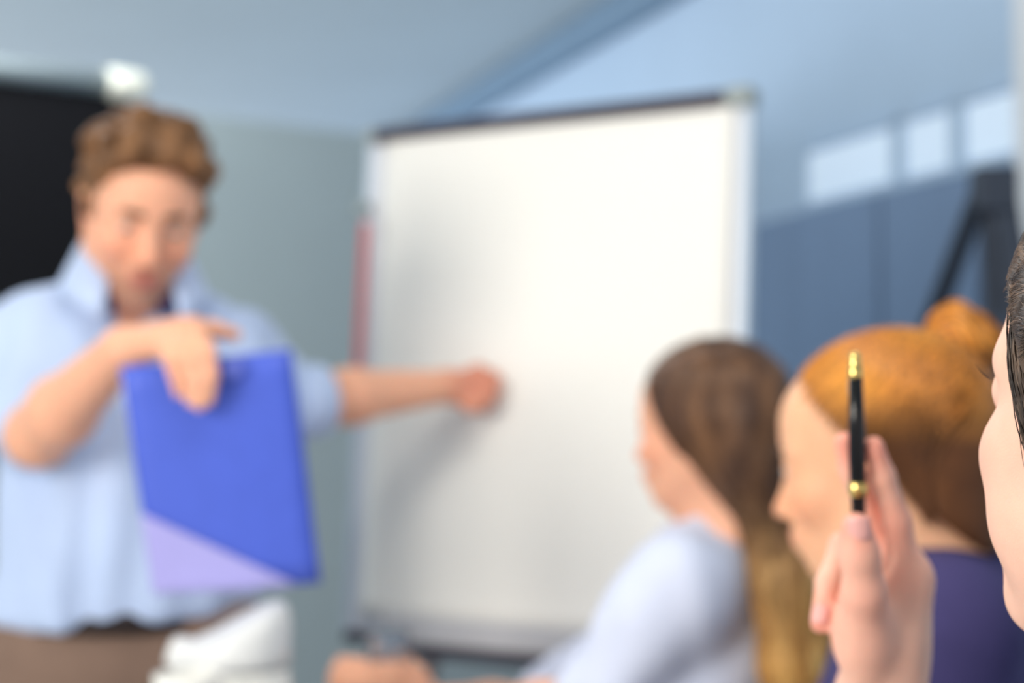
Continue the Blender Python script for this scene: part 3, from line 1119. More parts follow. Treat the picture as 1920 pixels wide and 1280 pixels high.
# ------------------------------------------------------------------ the blue folder in his hand
c_tl, c_tr, c_br, c_bl = P(225, 688, 2.115), P(546, 655, 2.13), P(602, 1092, 2.14), P(288, 1112, 2.125)
fd = empty('folder', (c_bl + c_br) / 2, 'bright blue plastic folder with lavender corner pocket in the presenter\'s hand', 'folder')
fX = nrm(c_tr - c_tl)
fZ0 = (c_tl + c_tr - c_bl - c_br) / 2
fN = nrm(np.cross(fX, fZ0))                       # towards the viewer or away
if fN[1] > 0:
    fN = -fN


def quad_slab(name, pts, th, m, parent, n=fN, nu=10):
    """a thin bowed sheet through four corners"""
    a, b, c, d = [np.asarray(p) for p in pts]
    V, F = [], []
    for j in range(nu + 1):
        for i in range(nu + 1):
            u, v = i / nu, j / nu
            p = (a * (1 - u) + b * u) * (1 - v) + (d * (1 - u) + c * u) * v
            V.append(p + n * (0.006 * math.sin(math.pi * u) * v))
    for j in range(nu):
        for i in range(nu):
            q = j * (nu + 1) + i
            F.append((q, q + nu + 1, q + nu + 2, q + 1))
    o = pydata(name, V, F, m, parent)
    md = o.modifiers.new('t', 'SOLIDIFY')
    md.thickness = th
    md.offset = 0
    return o


quad_slab('cover', (c_tl, c_tr, c_br, c_bl), 0.0016, M['folder'], fd)
quad_slab('back_cover', [p - fN * 0.006 for p in (c_tl, c_tr, c_br, c_bl)], 0.0014, M['folder'], fd)
quad_slab('paper', [p - fN * 0.003 + dz for p, dz in zip((c_tl, c_tr, c_br, c_bl), (-EZ * 0.01, -EZ * 0.01, EZ * 0.004, EZ * 0.004))], 0.001, M['paper'], fd)
k_l = c_tl * 0.36 + c_bl * 0.64 + fN * 0.004
k_r = c_br + (c_bl - c_br) * 0.13 + fN * 0.0035
V = []
F = []
nn = 12
for i in range(nn + 1):
    for j in range(nn + 1 - i):
        u, v = i / nn, j / nn
        p = c_bl * (1 - u - v) + k_l * u + k_r * v
        V.append(p + fN * (0.0045 + 0.006 * math.sin(math.pi * v * 0.87) * (1 - u)))
idx = {}
c_ = 0
for i in range(nn + 1):
    for j in range(nn + 1 - i):
        idx[i, j] = c_
        c_ += 1
for i in range(nn):
    for j in range(nn - i):
        F.append((idx[i, j], idx[i + 1, j], idx[i, j + 1]))
        if j < nn - i - 1:
            F.append((idx[i + 1, j], idx[i + 1, j + 1], idx[i, j + 1]))
po = pydata('pocket', V, F, M['pocket'], fd, label='lavender triangular corner pocket')
po.modifiers.new('t', 'SOLIDIFY').thickness = 0.0008
ro = P(437, 690, 2.12) + fN * 0.006
bm = bmesh.new()
lathe('grip_ring', ro - fN * 0.001, fN, [(0.008, 0), (0.0125, 0), (0.0125, 0.002), (0.008, 0.002)], M['ring'], fd, 28)

# ------------------------------------------------------------------ long-haired listener
w2 = person((P(1400, 1280, 2.4)[0], 2.42, 0), 'seated woman with long brown hair and white-blue blouse before the flip chart')
ah_R = frame(nrm((-0.80, 0.60, -0.05)), (0, 0, 1))
ah_t = P(1322, 800, 2.35)
at_R = frame(nrm((-0.86, 0.50, 0)), nrm((-0.04, 0.02, 1)))
at_t = P(1352, 982, 2.37)
as_ = 0.97
head_a = bounded(local(head_fn(True), ah_R, ah_t, as_), ah_t, 0.26)
neck_a = ah_t + as_ * (ah_R @ np.array([-0.035, 0, -0.07]))
LS = at_t + at_R @ np.array([0.0, 0.150, -0.075])
RS = at_t + at_R @ np.array([0.0, -0.150, -0.075])
LE = P(1110, 1322, 2.25)
RE = P(1010, 1330, 2.62)
LWp = P(800, 1350, 2.40)
RWp = P(705, 1325, 2.52)
# both hands round a glass
gl = P(728, 1300, 2.44)
lf = [[P(775, 1262, 2.405), P(745, 1248, 2.385), P(712, 1250, 2.39), P(692, 1256, 2.41)],
      [P(778, 1278, 2.40), P(745, 1266, 2.38), P(712, 1268, 2.385), P(690, 1272, 2.405)],
      [P(780, 1294, 2.40), P(746, 1284, 2.38), P(714, 1286, 2.385), P(694, 1288, 2.405)],
      [P(782, 1308, 2.40), P(750, 1300, 2.382), P(720, 1302, 2.388), P(702, 1304, 2.405)]]
lt = [P(800, 1295, 2.42), P(785, 1265, 2.44), P(765, 1245, 2.455), P(748, 1238, 2.465)]
rf = [[P(640, 1258, 2.49), P(640, 1240, 2.455), P(665, 1240, 2.425), P(690, 1244, 2.412)],
      [P(636, 1274, 2.49), P(632, 1260, 2.45), P(655, 1260, 2.42), P(682, 1262, 2.405)],
      [P(640, 1290, 2.49), P(634, 1280, 2.45), P(655, 1280, 2.42), P(680, 1282, 2.405)],
      [P(646, 1304, 2.49), P(640, 1298, 2.452), P(658, 1298, 2.425), P(678, 1300, 2.41)]]
rt = [P(690, 1300, 2.51), P(690, 1270, 2.50), P(700, 1246, 2.49), P(715, 1238, 2.482)]
ha_l = hand_ops(LWp, lf, lt, 0.0125)
ha_r = hand_ops(RWp, rf, rt, 0.0125)
butt = np.array([at_t[0] + 0.02, at_t[1] - 0.01, 0.60])
fdir = at_R[:, 0]
sdir = at_R[:, 1]
kneeL = butt + fdir * 0.42 + sdir * 0.1 + EZ * (0.50 - 0.60)
kneeR = butt + fdir * 0.42 - sdir * 0.1 + EZ * (0.50 - 0.60)


def seated_legs(butt, kl, kr, sdir, fdir):
    o = []
    for k_, s in ((kl, 1), (kr, -1)):
        h = butt + sdir * s * 0.09 - EZ * 0.02
        ft = np.array([k_[0], k_[1], 0.07]) + fdir * 0.02
        o += [(h, k_, 0.082, 0.055), (k_, ft, 0.052, 0.036), (ft, ft + fdir * 0.14 - EZ * 0.03, 0.038, 0.03)]
    return o


bones_a = seated_legs(butt, kneeL, kneeR, sdir, fdir)
body_a = comb([('+', torso_ops(at_R, at_t, 0.90, 0.0, True), 0), ('+', rc(at_t, neck_a, 0.05, 0.047), 0.04), ('+', head_a, 0.025),
               ('+', chain([LS, LE], [0.044, 0.036]), 0.04), ('+', chain([LE, LE * 0.7 + LWp * 0.3, LWp], [0.036, 0.036, 0.024]), 0.02), ('+', ha_l, 0.01),
               ('+', chain([RS, RE], [0.044, 0.036]), 0.04), ('+', chain([RE, RE * 0.7 + RWp * 0.3, RWp], [0.036, 0.036, 0.024]), 0.02), ('+', ha_r, 0.01)]
              + [('+', rc(*b), 0.04) for b in bones_a])
SKA = (240, 180, 148)
skin_a = grow('body', body_a, (-0.35, 2.0, 0.0), (0.6, 2.95, 1.42), 0.0042, M['skin'], w2,
     lambda V: head_skin_col(V, ah_R, ah_t, as_, SKA, (206, 112, 108), 0.55))
eyes(ah_R, ah_t, as_, skin_a, (1, 0, 0))
brows(ah_R, ah_t, as_, skin_a, None, 0.0026)
blo = comb([('+', torso_ops(at_R, at_t, 0.90, 0.018, True), 0),
            ('+', rc(LS, LE * 0.93 + LS * 0.07, 0.066, 0.056), 0.05), ('+', rc(RS, RE * 0.93 + RS * 0.07, 0.066, 0.056), 0.05),
            ('-', rc(at_t + at_R @ np.array([0.035, 0.006, -0.02]), at_t + at_R @ np.array([0.10, 0.02, 0.12]), 0.064, 0.12), 0.012),
            ('-', rc(at_t + at_R @ np.array([0.105, 0, -0.01]), at_t + at_R @ np.array([0.14, 0, -0.11]), 0.045, 0.018), 0.01)])
blo = displace(blo, wrinkle(0.004, 28, 13))
blouse_o = grow('blouse', blo, (-0.1, 2.0, 0.60), (0.62, 2.85, 1.2), 0.006, M['shirt_w'], w2)
collar(at_R, at_t, 0.92, M['shirt_w'], blouse_o, None, 0.85, 0.078, 0.026, 0.006, 0.012)
skirt = comb([('+', torso_ops(at_R, at_t, 0.90, 0.024, True), 0), ('&', half((0, 0, 1), 0.70), 0.01)] + [('+', rc(b[0], b[1], b[2] + 0.014, b[3] + 0.014), 0.05) for b in bones_a if b[2] > 0.04]
             + [('&', half((0, 0, 1), 0.70), 0.006)])
grow('trousers', skirt, (-0.35, 2.1, 0.02), (0.6, 2.95, 0.74), 0.009, M['darktrs'], w2)
# glass
gb = gl.copy()
gb[2] = P(728, 1262, 2.44)[2] - 0.085
glass = empty('water_glass', gb, 'clear drinking glass of water held by the long-haired woman', 'glass')
gh = P(728, 1184, 2.44)[2] - gb[2]
lathe('tumbler', gb, EZ, [(0.020, 0), (0.0255, 0.001), (0.0285, gh * 0.5), (0.0315, gh - 0.002), (0.0310, gh), (0.0298, gh - 0.002), (0.0270, gh * 0.5), (0.0235, 0.008), (0.004, 0.008)], M['glass'], glass, 36)
lathe('water', gb + EZ * 0.0085, EZ, [(0.0232, 0), (0.0266, gh * 0.5 - 0.008), (0.0280, gh * 0.62)], M['water'], glass, 36)
# hair: cap and a long straight fall down the back
f1 = ah_t + ah_R @ np.array([-0.055, 0.020, 0.02])
f2 = P(1440, 940, 2.30)
f3 = P(1472, 1080, 2.235)
f4 = P(1484, 1240, 2.215)
f5 = P(1486, 1420, 2.21)
cap_a = comb([('+', el((-0.016, 0, 0.034), (0.110, 0.083, 0.092)), 0), ('+', el((-0.055, 0, -0.02), (0.060, 0.074, 0.09)), 0.04),
              ('&', half((0.86, 0, -0.52), 0.026), 0.014), ('&', half((0.55, 0, -0.83), 0.062), 0.02)])
hair_a = comb([('+', bounded(local(cap_a, ah_R, ah_t, as_), ah_t, 0.26), 0),
               ('+', rc(f1, f2, 0.070, 0.047), 0.05), ('+', rc(f2, f3, 0.047, 0.040), 0.03), ('+', rc(f3, f4, 0.040, 0.037), 0.03), ('+', rc(f4, f5, 0.037, 0.028), 0.03),
               ('+', rc(f2 - ah_R[:, 1] * 0.03, f4 - ah_R[:, 1] * 0.05 + EX * 0.012, 0.036, 0.030), 0.03)])
hair_a2 = displace(hair_a, wrinkle(0.0022, 130, 17, (1, 1, 0.12)))


def ombre(V, seed=4):
    z = V[:, 2]
    z0, z1 = P(0, 930, 2.36)[2], P(0, 1230, 2.36)[2]
    k = np.clip((z0 - z) / (z0 - z1), 0, 1)[:, None]
    n = np.clip(0.5 + 0.5 * wrinkle(1, 120, seed, (1, 1, 0.08))(V.astype(f32)), 0, 1)[:, None]
    a = np.array(lin((70, 49, 39))) * (1 - n) + np.array(lin((120, 86, 60))) * n
    b = np.array(lin((170, 120, 62))) * (1 - n) + np.array(lin((228, 182, 108))) * n
    return a * (1 - k) + b * k


hair_o2 = grow('hair', hair_a2, (0.1, 2.05, 0.72), (0.6, 2.6, 1.42), 0.0038, M['hair'], w2, ombre)


# strands laid over the cap and the fall
def lay(fn, starts, mids, ends, n, off, seed, lift=0.0):
    t_ = np.linspace(0, 1, n)[None, :, None]
    p = (1 - t_) ** 2 * starts[:, None] + 2 * t_ * (1 - t_) * mids[:, None] + t_ ** 2 * ends[:, None]
    S = p.shape[0]
    q = project(fn, p.reshape(-1, 3), off, 5).reshape(S, n, 3)
    return q


g = np.random.default_rng(21)
ns = 420
th = g.uniform(-1.5, 1.5, ns)
sd = np.where(g.uniform(size=ns) < 0.75, 1.0, -1.0)
st = np.stack([g.uniform(-0.09, 0.075, ns), sd * g.uniform(0.0, 0.045, ns), np.full(ns, 0.13) + g.uniform(-0.02, 0.0, ns)], 1)
mi = np.stack([st[:, 0] - 0.03, sd * 0.10, np.full(ns, 0.02)], 1)
en = np.stack([-0.05 + 0.3 * st[:, 0], sd * g.uniform(0.03, 0.09, ns), np.full(ns, -0.085)], 1)
loc2 = lambda q: ah_t + as_ * (q @ ah_R.T)
pa = lay(hair_a, loc2(st), loc2(mi), loc2(en), 12, 0.0012, 1)
sa = f1 + g.normal(size=(300, 3)) * np.array([0.03, 0.03, 0.02])
ea = f5 + g.normal(size=(300, 3)) * np.array([0.03, 0.03, 0.02])
ma = f3 + g.normal(size=(300, 3)) * np.array([0.03, 0.05, 0.03])
pb = lay(hair_a, sa, ma, ea, 12, 0.0015, 2)
pp = np.concatenate([pa, pb])
cc = ombre(pp.reshape(-1, 3), 9).reshape(pp.shape) * np.random.default_rng(3).uniform(0.7, 1.5, (len(pp), 1, 1))
strands('hair_strands', pp, np.full(len(pp), 0.0011), cc, M['strand'], hair_o2, kind='stuff')

# ------------------------------------------------------------------ red-haired listener with a bun
w3 = person((P(1850, 1280, 1.68)[0], 1.68, 0), 'woman with ginger hair tied in a bun and navy top, beside the raised pen')
bh_R = frame(nrm((-0.86, 0.50, -0.16)), (0, 0, 1), roll=0.0)
bh_t = P(1650, 858, 1.64)
bs = 0.98
bt_R = frame(nrm((-0.90, 0.44, 0)), nrm((-0.05, 0.02, 1)))
bt_t = P(1800, 1008, 1.70)
head_b = bounded(local(head_fn(True), bh_R, bh_t, bs), bh_t, 0.26)
neck_b = bh_t + bs * (bh_R @ np.array([-0.035, 0, -0.06]))
bLS = bt_t + bt_R @ np.array([0.0, 0.150, -0.075])
bRS = bt_t + bt_R @ np.array([0.0, -0.150, -0.075])
bLE = bLS + np.array([-0.03, 0.03, -0.27])
bRE = bRS + np.array([0.0, 0.02, -0.27])
bLW = bLE + bt_R[:, 0] * 0.22 + EZ * 0.03
bRW = bRE + bt_R[:, 0] * 0.22 + EZ * 0.03


def flat_hand(wr, f, side):
    """hand resting palm down, pointing along f"""
    up = EZ
    s = np.cross(up, f) * side
    fs = []
    for i in range(4):
        m_ = wr + f * (0.085 - 0.006 * abs(i - 1)) + s * (0.028 - 0.019 * i)
        ln = (0.072, 0.080, 0.074, 0.058)[i]
        sp = nrm(f + s * (0.06 - 0.05 * i))
        fs.append([m_, m_ + sp * ln * 0.48 + up * 0.004, m_ + sp * ln * 0.8 - up * 0.003, m_ + sp * ln - up * 0.012])
    thm = [wr + f * 0.02 + s * 0.022 - up * 0.004, wr + f * 0.05 + s * 0.044 - up * 0.006, wr + f * 0.078 + s * 0.050 - up * 0.008, wr + f * 0.10 + s * 0.048 - up * 0.010]
    return hand_ops(wr, fs, thm, 0.0125)


hb_l = flat_hand(bLW, nrm(bt_R[:, 0] * np.array([1, 1, 0])), -1)
hb_r = flat_hand(bRW, nrm(bt_R[:, 0] * np.array([1, 1, 0])), 1)
bbutt = np.array([bt_t[0] + 0.03, bt_t[1] - 0.01, 0.60])
bf, bsd = bt_R[:, 0], bt_R[:, 1]
bones_b = seated_legs(bbutt, bbutt + bf * 0.42 + bsd * 0.1 - EZ * 0.1, bbutt + bf * 0.42 - bsd * 0.1 - EZ * 0.1, bsd, bf)
body_b = comb([('+', torso_ops(bt_R, bt_t, 0.90, 0.0, True), 0), ('+', rc(bt_t, neck_b, 0.05, 0.047), 0.04), ('+', head_b, 0.025),
               ('+', chain([bLS, bLE, bLE * 0.7 + bLW * 0.3, bLW], [0.044, 0.036, 0.036, 0.024]), 0.03), ('+', hb_l, 0.01),
               ('+', chain([bRS, bRE, bRE * 0.7 + bRW * 0.3, bRW], [0.044, 0.036, 0.036, 0.024]), 0.03), ('+', hb_r, 0.01)]
              + [('+', rc(*b), 0.04) for b in bones_b])
SKB = (238, 182, 144)
skin_b = grow('body', body_b, (-0.15, 1.3, 0.0), (0.75, 2.2, 1.4), 0.0042, M['skin'], w3,
     lambda V: head_skin_col(V, bh_R, bh_t, bs, SKB, (210, 116, 108), 0.6))
eyes(bh_R, bh_t, bs, skin_b)
brows(bh_R, bh_t, bs, skin_b, None, 0.0024)
nav = comb([('+', torso_ops(bt_R, bt_t, 0.90, 0.020, True), 0),
            ('+', rc(bLS, bLE, 0.070, 0.056), 0.05), ('+', rc(bLE, bLW * 0.92 + bLE * 0.08, 0.054, 0.042), 0.03),
            ('+', rc(bRS, bRE, 0.070, 0.056), 0.05), ('+', rc(bRE, bRW * 0.92 + bRE * 0.08, 0.054, 0.042), 0.03),
            ('-', rc(bt_t + bt_R @ np.array([0.02, 0, 0.03]), bt_t + bt_R @ np.array([0.07, 0, 0.14]), 0.054, 0.09), 0.012)])
nav = displace(nav, wrinkle(0.0035, 26, 23))
grow('sweater', nav, (-0.05, 1.3, 0.58), (0.78, 2.15, 1.2), 0.006, M['navy'], w3)
trb = comb([('+', torso_ops(bt_R, bt_t, 0.90, 0.026, True), 0), ('&', half((0, 0, 1), 0.70), 0.01)] + [('+', rc(b[0], b[1], b[2] + 0.014, b[3] + 0.014), 0.05) for b in bones_b if b[2] > 0.04]
           + [('&', half((0, 0, 1), 0.70), 0.006)])
grow('trousers', trb, (-0.15, 1.35, 0.02), (0.75, 2.15, 0.74), 0.009, M['darktrs'], w3)
# hair combed back into the bun
bun = ((P(1812, 640, 1.66) - bh_t) @ bh_R) / bs
cap_b = comb([('+', el((-0.016, 0, 0.034), (0.107, 0.081, 0.090)), 0), ('+', el((-0.056, 0, -0.045), (0.058, 0.068, 0.100)), 0.04),
              ('&', half((0.80, 0, -0.60), -0.012), 0.012), ('&', half((0.75, 0, -1.0), 0.095), 0.02)])
cap_bw = local(cap_b, bh_R, bh_t, bs)
bun_c = P(1812, 634, 1.665)
bops = [('+', cap_bw, 0)]
ba_ = nrm(bun_c - bh_t)
b_s = nrm(np.cross(ba_, EY))
b_t = np.cross(ba_, b_s)
bun_ops = [('+', el(bun_c, (0.029, 0.029, 0.029)), 0)]
for i in range(14):                           # coils of the bun
    a0, a1 = 2 * math.pi * i / 14, 2 * math.pi * (i + 1) / 14 + 0.2
    r0 = 0.0255
    p0 = bun_c + (b_s * math.cos(a0) + b_t * math.sin(a0)) * r0 + ba_ * 0.010 * math.sin(3 * a0)
    p1 = bun_c + (b_s * math.cos(a1) + b_t * math.sin(a1)) * r0 + ba_ * 0.010 * math.sin(3 * a1 + 0.5)
    bun_ops.append(('+', rc(p0, p1, 0.0125), 0.005))
bun_fn = comb(bun_ops)
bops.append(('+', rc(bun_c - ba_ * 0.05, bun_c, 0.024, 0.017), 0.02))
bops.append(('+', bun_fn, 0.008))
hair_bf = comb(bops)
cb = lambda a, b, k: np.array(lin(a)) * (1 - k) + np.array(lin(b)) * k


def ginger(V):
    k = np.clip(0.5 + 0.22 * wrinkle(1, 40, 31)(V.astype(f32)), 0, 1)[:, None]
    # light from above painted in: golden crown, shaded dark brown below
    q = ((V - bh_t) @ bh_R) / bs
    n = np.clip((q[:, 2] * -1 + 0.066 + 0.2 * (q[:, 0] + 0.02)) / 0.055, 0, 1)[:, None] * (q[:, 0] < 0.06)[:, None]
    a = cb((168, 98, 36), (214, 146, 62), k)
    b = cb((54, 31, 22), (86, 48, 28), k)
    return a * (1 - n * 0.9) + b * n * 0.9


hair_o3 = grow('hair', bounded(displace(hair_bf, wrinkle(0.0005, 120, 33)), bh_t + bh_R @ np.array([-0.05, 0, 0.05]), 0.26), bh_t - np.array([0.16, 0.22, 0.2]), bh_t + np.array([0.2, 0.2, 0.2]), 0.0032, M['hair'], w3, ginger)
g = np.random.default_rng(41)
ns = 1500
az = g.uniform(0, 2 * math.pi, ns)
# start points along the hairline, combed to the root of the bun
u = g.uniform(0, 1, ns)
sd = np.where(g.uniform(size=ns) < 0.7, 1.0, -1.0)
sx = 0.050 - 0.115 * u ** 0.9
sz = 0.088 - 0.165 * u
sy = sd * (0.02 + 0.075 * np.clip(u * 2.2, 0, 1))
st = np.stack([sx, sy, sz], 1) + g.normal(size=(ns, 3)) * 0.004
broot = ((bun_c - ba_ * 0.035 - bh_t) @ bh_R) / bs
en = np.tile(broot, (ns, 1)) + g.normal(size=(ns, 3)) * 0.010
mi = (st + en) / 2 + np.stack([np.zeros(ns), sd * 0.05, np.full(ns, 0.02)], 1)
wl = lambda q: bh_t + bs * (q @ bh_R.T)
cap_only = comb([('+', local(comb([('+', el((-0.016, 0, 0.034), (0.107, 0.081, 0.090)), 0), ('+', el((-0.056, 0, -0.045), (0.058, 0.068, 0.100)), 0.04)]), bh_R, bh_t, bs), 0), bops[1]])
pb = lay(cap_only, wl(st), wl(mi), wl(en), 12, 0.0012, 5)
# strands wound round the bun
nb = 160
a0 = g.uniform(0, 6.28, nb)
tt = np.linspace(0, 1, 12)[None, :]
ang = a0[:, None] + tt * g.uniform(1.2, 2.6, nb)[:, None]
rr = 0.030 + 0.006 * g.normal(size=(nb, 1))
hh = 0.016 * g.normal(size=(nb, 1)) + 0.010 * np.sin(2 * ang)
pw = bun_c + rr[..., None] * (np.cos(ang)[..., None] * b_s + np.sin(ang)[..., None] * b_t) + hh[..., None] * ba_
pw = project(bun_fn, pw.reshape(-1, 3), 0.001).reshape(nb, 12, 3)
pp = np.concatenate([pb, pw])
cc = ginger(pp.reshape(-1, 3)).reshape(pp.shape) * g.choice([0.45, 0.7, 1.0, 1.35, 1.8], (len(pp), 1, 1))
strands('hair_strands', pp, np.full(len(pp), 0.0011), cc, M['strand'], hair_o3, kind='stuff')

# ------------------------------------------------------------------ the person with the pen (in focus, at the right edge)
w4 = person((0.36, 0.72, 0), 'dark-haired person at the right edge, cheek turned away, raising a hand with a pen')
ch_R = frame((-math.cos(math.radians(62)), math.sin(math.radians(62)), 0.12), (0, 0, 1), 0.06)
ch_t = P(2245, 775, 0.76)
cs = 1.0
head_c = bounded(local(head_fn(True, cheeks=True), ch_R, ch_t, cs), ch_t, 0.26)
ct_R = frame(nrm((-0.72, 0.69, 0)), nrm((-0.02, 0.0, 1)))
ct_t = ch_t + ch_R @ np.array([-0.06, 0, -0.175])
neck_c = ch_t + cs * (ch_R @ np.array([-0.035, 0, -0.07]))
cLS = ct_t + ct_R @ np.array([0, 0.150, -0.075])
cRS = ct_t + ct_R @ np.array([0, -0.150, -0.075])
cRW = P(1648, 1305, 1.075)
cRE = np.array([0.30, 1.00, 0.815])
hf = [[P(1702, 1085, 1.066), P(1682, 978, 1.062), P(1655, 893, 1.055), P(1638, 836, 1.050)],
      [P(1690, 1075, 1.083), P(1634, 965, 1.078), P(1597, 880, 1.068), P(1584, 828, 1.064)],
      [P(1680, 1085, 1.103), P(1580, 1022, 1.092), P(1552, 1092, 1.074), P(1537, 1168, 1.066)],
      [P(1668, 1105, 1.122), P(1600, 1070, 1.118), P(1580, 1130, 1.104), P(1572, 1185, 1.096)]]
htm = [P(1622, 1195, 1.050), P(1620, 1110, 1.032), P(1612, 1040, 1.026), P(1605, 988, 1.024)]
thenar = [('+', el(P(1618, 1190, 1.052), (0.019, 0.018, 0.030)), 0.02), ('+', el(P(1690, 1190, 1.075), (0.012, 0.024, 0.04)), 0.02)]
hand_c = hand_ops(cRW, hf, htm, 0.0130, (0.0098, 0.0088, 0.0078, 0.0066), thenar)
cbutt = np.array([ct_t[0] + 0.02, ct_t[1] - 0.02, 0.58])
cf, csd = ct_R[:, 0], ct_R[:, 1]
bones_c = seated_legs(cbutt, cbutt + cf * 0.42 + csd * 0.1 - EZ * 0.1, cbutt + cf * 0.42 - csd * 0.1 - EZ * 0.1, csd, cf)
cLE = cLS + np.array([-0.02, 0.04, -0.26])
cLW = cLE + cf * 0.2 - csd * 0.1 + EZ * 0.01
hand_c2 = flat_hand(cLW, nrm(cf - csd * 0.4), -1)
body_c = comb([('+', torso_ops(ct_R, ct_t, 0.90, 0.0, True), 0), ('+', rc(ct_t, neck_c, 0.05, 0.046), 0.04), ('+', head_c, 0.025),
               ('+', chain([cRS, cRE, cRE * 0.7 + cRW * 0.3, cRW], [0.044, 0.036, 0.037, 0.0235]), 0.03), ('+', hand_c, 0.010),
               ('+', chain([cLS, cLE, cLE * 0.7 + cLW * 0.3, cLW], [0.044, 0.036, 0.036, 0.0235]), 0.03), ('+', hand_c2, 0.010)]
              + [('+', rc(*b), 0.04) for b in bones_c])
SKC = (241, 191, 168)


def pen_person_col(V):
    c = head_skin_col(V, ch_R, ch_t, cs, SKC, (214, 124, 116), 0.22)
    # pinker finger ends and knuckles
    pk = np.array(lin((240, 158, 138)))
    for f in hf + [htm]:
        for j, wgt in ((3, 0.9), (1, 0.6), (0, 0.5)):
            k = (wgt * np.exp(-(np.linalg.norm(V - f[j], axis=1) / 0.019) ** 2))[:, None]
            c = c * (1 - k) + pk * k
    return c


skin_c = grow('body', body_c, (-0.12, 0.38, 0.0), (0.72, 1.22, 1.42), 0.0027, M['skin'], w4, pen_person_col)
eyes(ch_R, ch_t, cs, skin_c)
brows(ch_R, ch_t, cs, skin_c, None, 0.0024, M['lash'])
nail(skin_c, P(1611, 992, 1.0142), P(1614, 1030, 1.0150), P(1625, 992, 0.5) - P(1611, 992, 1.02), 0.0068, 0.0075)
nail(skin_c, P(1538, 1150, 1.0585), P(1545, 1115, 1.063), P(1480, 1150, 0.95) - P(1540, 1150, 1.066), 0.0052, 0.0062)
top_c = comb([('+', torso_ops(ct_R, ct_t, 0.90, 0.018, True), 0),
              ('+', rc(cRS, cRE, 0.066, 0.054), 0.05), ('+', rc(cRE, cRE * 0.62 + cRW * 0.38, 0.052, 0.046), 0.03),
              ('+', rc(cLS, cLE, 0.066, 0.054), 0.05), ('+', rc(cLE, cLW * 0.8 + cLE * 0.2, 0.052, 0.042), 0.03),
              ('-', rc(ct_t + ct_R @ np.array([0.02, 0, 0.03]), ct_t + ct_R @ np.array([0.07, 0, 0.14]), 0.054, 0.09), 0.012)])
grow('sweater', displace(top_c, wrinkle(0.003, 26, 51)), (-0.05, 0.38, 0.56), (0.74, 1.2, 1.22), 0.007, M['dress'], w4)
trc = comb([('+', torso_ops(ct_R, ct_t, 0.90, 0.026, True), 0), ('&', half((0, 0, 1), 0.68), 0.01)] + [('+', rc(b[0], b[1], b[2] + 0.014, b[3] + 0.014), 0.05) for b in bones_c if b[2] > 0.04]
           + [('&', half((0, 0, 1), 0.68), 0.006)])
grow('trousers', trc, (-0.15, 0.4, 0.02), (0.75, 1.25, 0.72), 0.010, M['darktrs'], w4)
# dark hair: cap, low knot at the back, sideburn wisps
cap_c = comb([('+', el((-0.016, 0, 0.038), (0.108, 0.090, 0.100)), 0), ('+', el((-0.06, 0, -0.02), (0.055, 0.072, 0.08)), 0.04),
              ('&', half((0.80, 0, -0.60), 0.022), 0.010), ('&', half((0.5, 0, -1.0), 0.058), 0.02),
              ('+', el((-0.125, 0, -0.01), (0.045, 0.050, 0.050)), 0.02),
              ('+', rc((0.030, 0.057, 0.045), (0.020, 0.061, -0.012), 0.012, 0.0075), 0.012),
              ('+', rc((0.030, -0.057, 0.045), (0.020, -0.061, -0.012), 0.012, 0.0075), 0.012)])
hair_cf = bounded(local(cap_c, ch_R, ch_t, cs), ch_t, 0.28)


def dark_col(V, seed=61):
    k = np.clip(0.5 + 0.5 * wrinkle(1, 220, seed)(V.astype(f32)), 0, 1)[:, None]
    return cb((40, 32, 28), (98, 80, 66), k)


hair_o4 = grow('hair', displace(hair_cf, wrinkle(0.0012, 220, 63)), ch_t - 0.23, ch_t + 0.23, 0.003, M['hair'], w4, dark_col)
g = np.random.default_rng(71)
ns = 3600
u = g.uniform(0, 1, ns)
sd = np.where(g.uniform(size=ns) < 0.7, 1.0, -1.0)
st = np.stack([0.074 - 0.10 * u + 0.006 * g.normal(size=ns), sd * (0.012 + 0.085 * np.clip(u * 1.8, 0, 1)), 0.092 - 0.15 * u], 1)
en = np.array([-0.105, 0, -0.005]) + g.normal(size=(ns, 3)) * 0.014
mi = (st + en) / 2 + np.stack([np.zeros(ns), sd * 0.05, np.full(ns, 0.035)], 1)
wc = lambda q: ch_t + cs * (q @ ch_R.T)
t_ = np.linspace(0, 1, 16)
cap_cs = local(comb([('+', el((-0.016, 0, 0.038), (0.108, 0.090, 0.100)), 0), ('+', el((-0.06, 0, -0.02), (0.055, 0.072, 0.08)), 0.04), ('+', el((-0.125, 0, -0.01), (0.045, 0.050, 0.050)), 0.02)]), ch_R, ch_t, cs)
pc = lay(cap_cs, wc(st), wc(mi), wc(en), 16, 0.0010, 7)
wav = wrinkle(0.0016, 150, 73)(pc.reshape(-1, 3).astype(f32)).reshape(ns, 16, 1)
pc = pc + wav * np.array([0.5, 0.4, 1.0])
cc = dark_col(pc.reshape(-1, 3), 65).reshape(pc.shape) * g.choice([0.5, 0.7, 0.9, 1.2, 1.6, 2.6], (ns, 1, 1))
strands('hair_strands', pc, g.uniform(0.00022, 0.0005, ns), cc, M['strand'], hair_o4, kind='stuff')
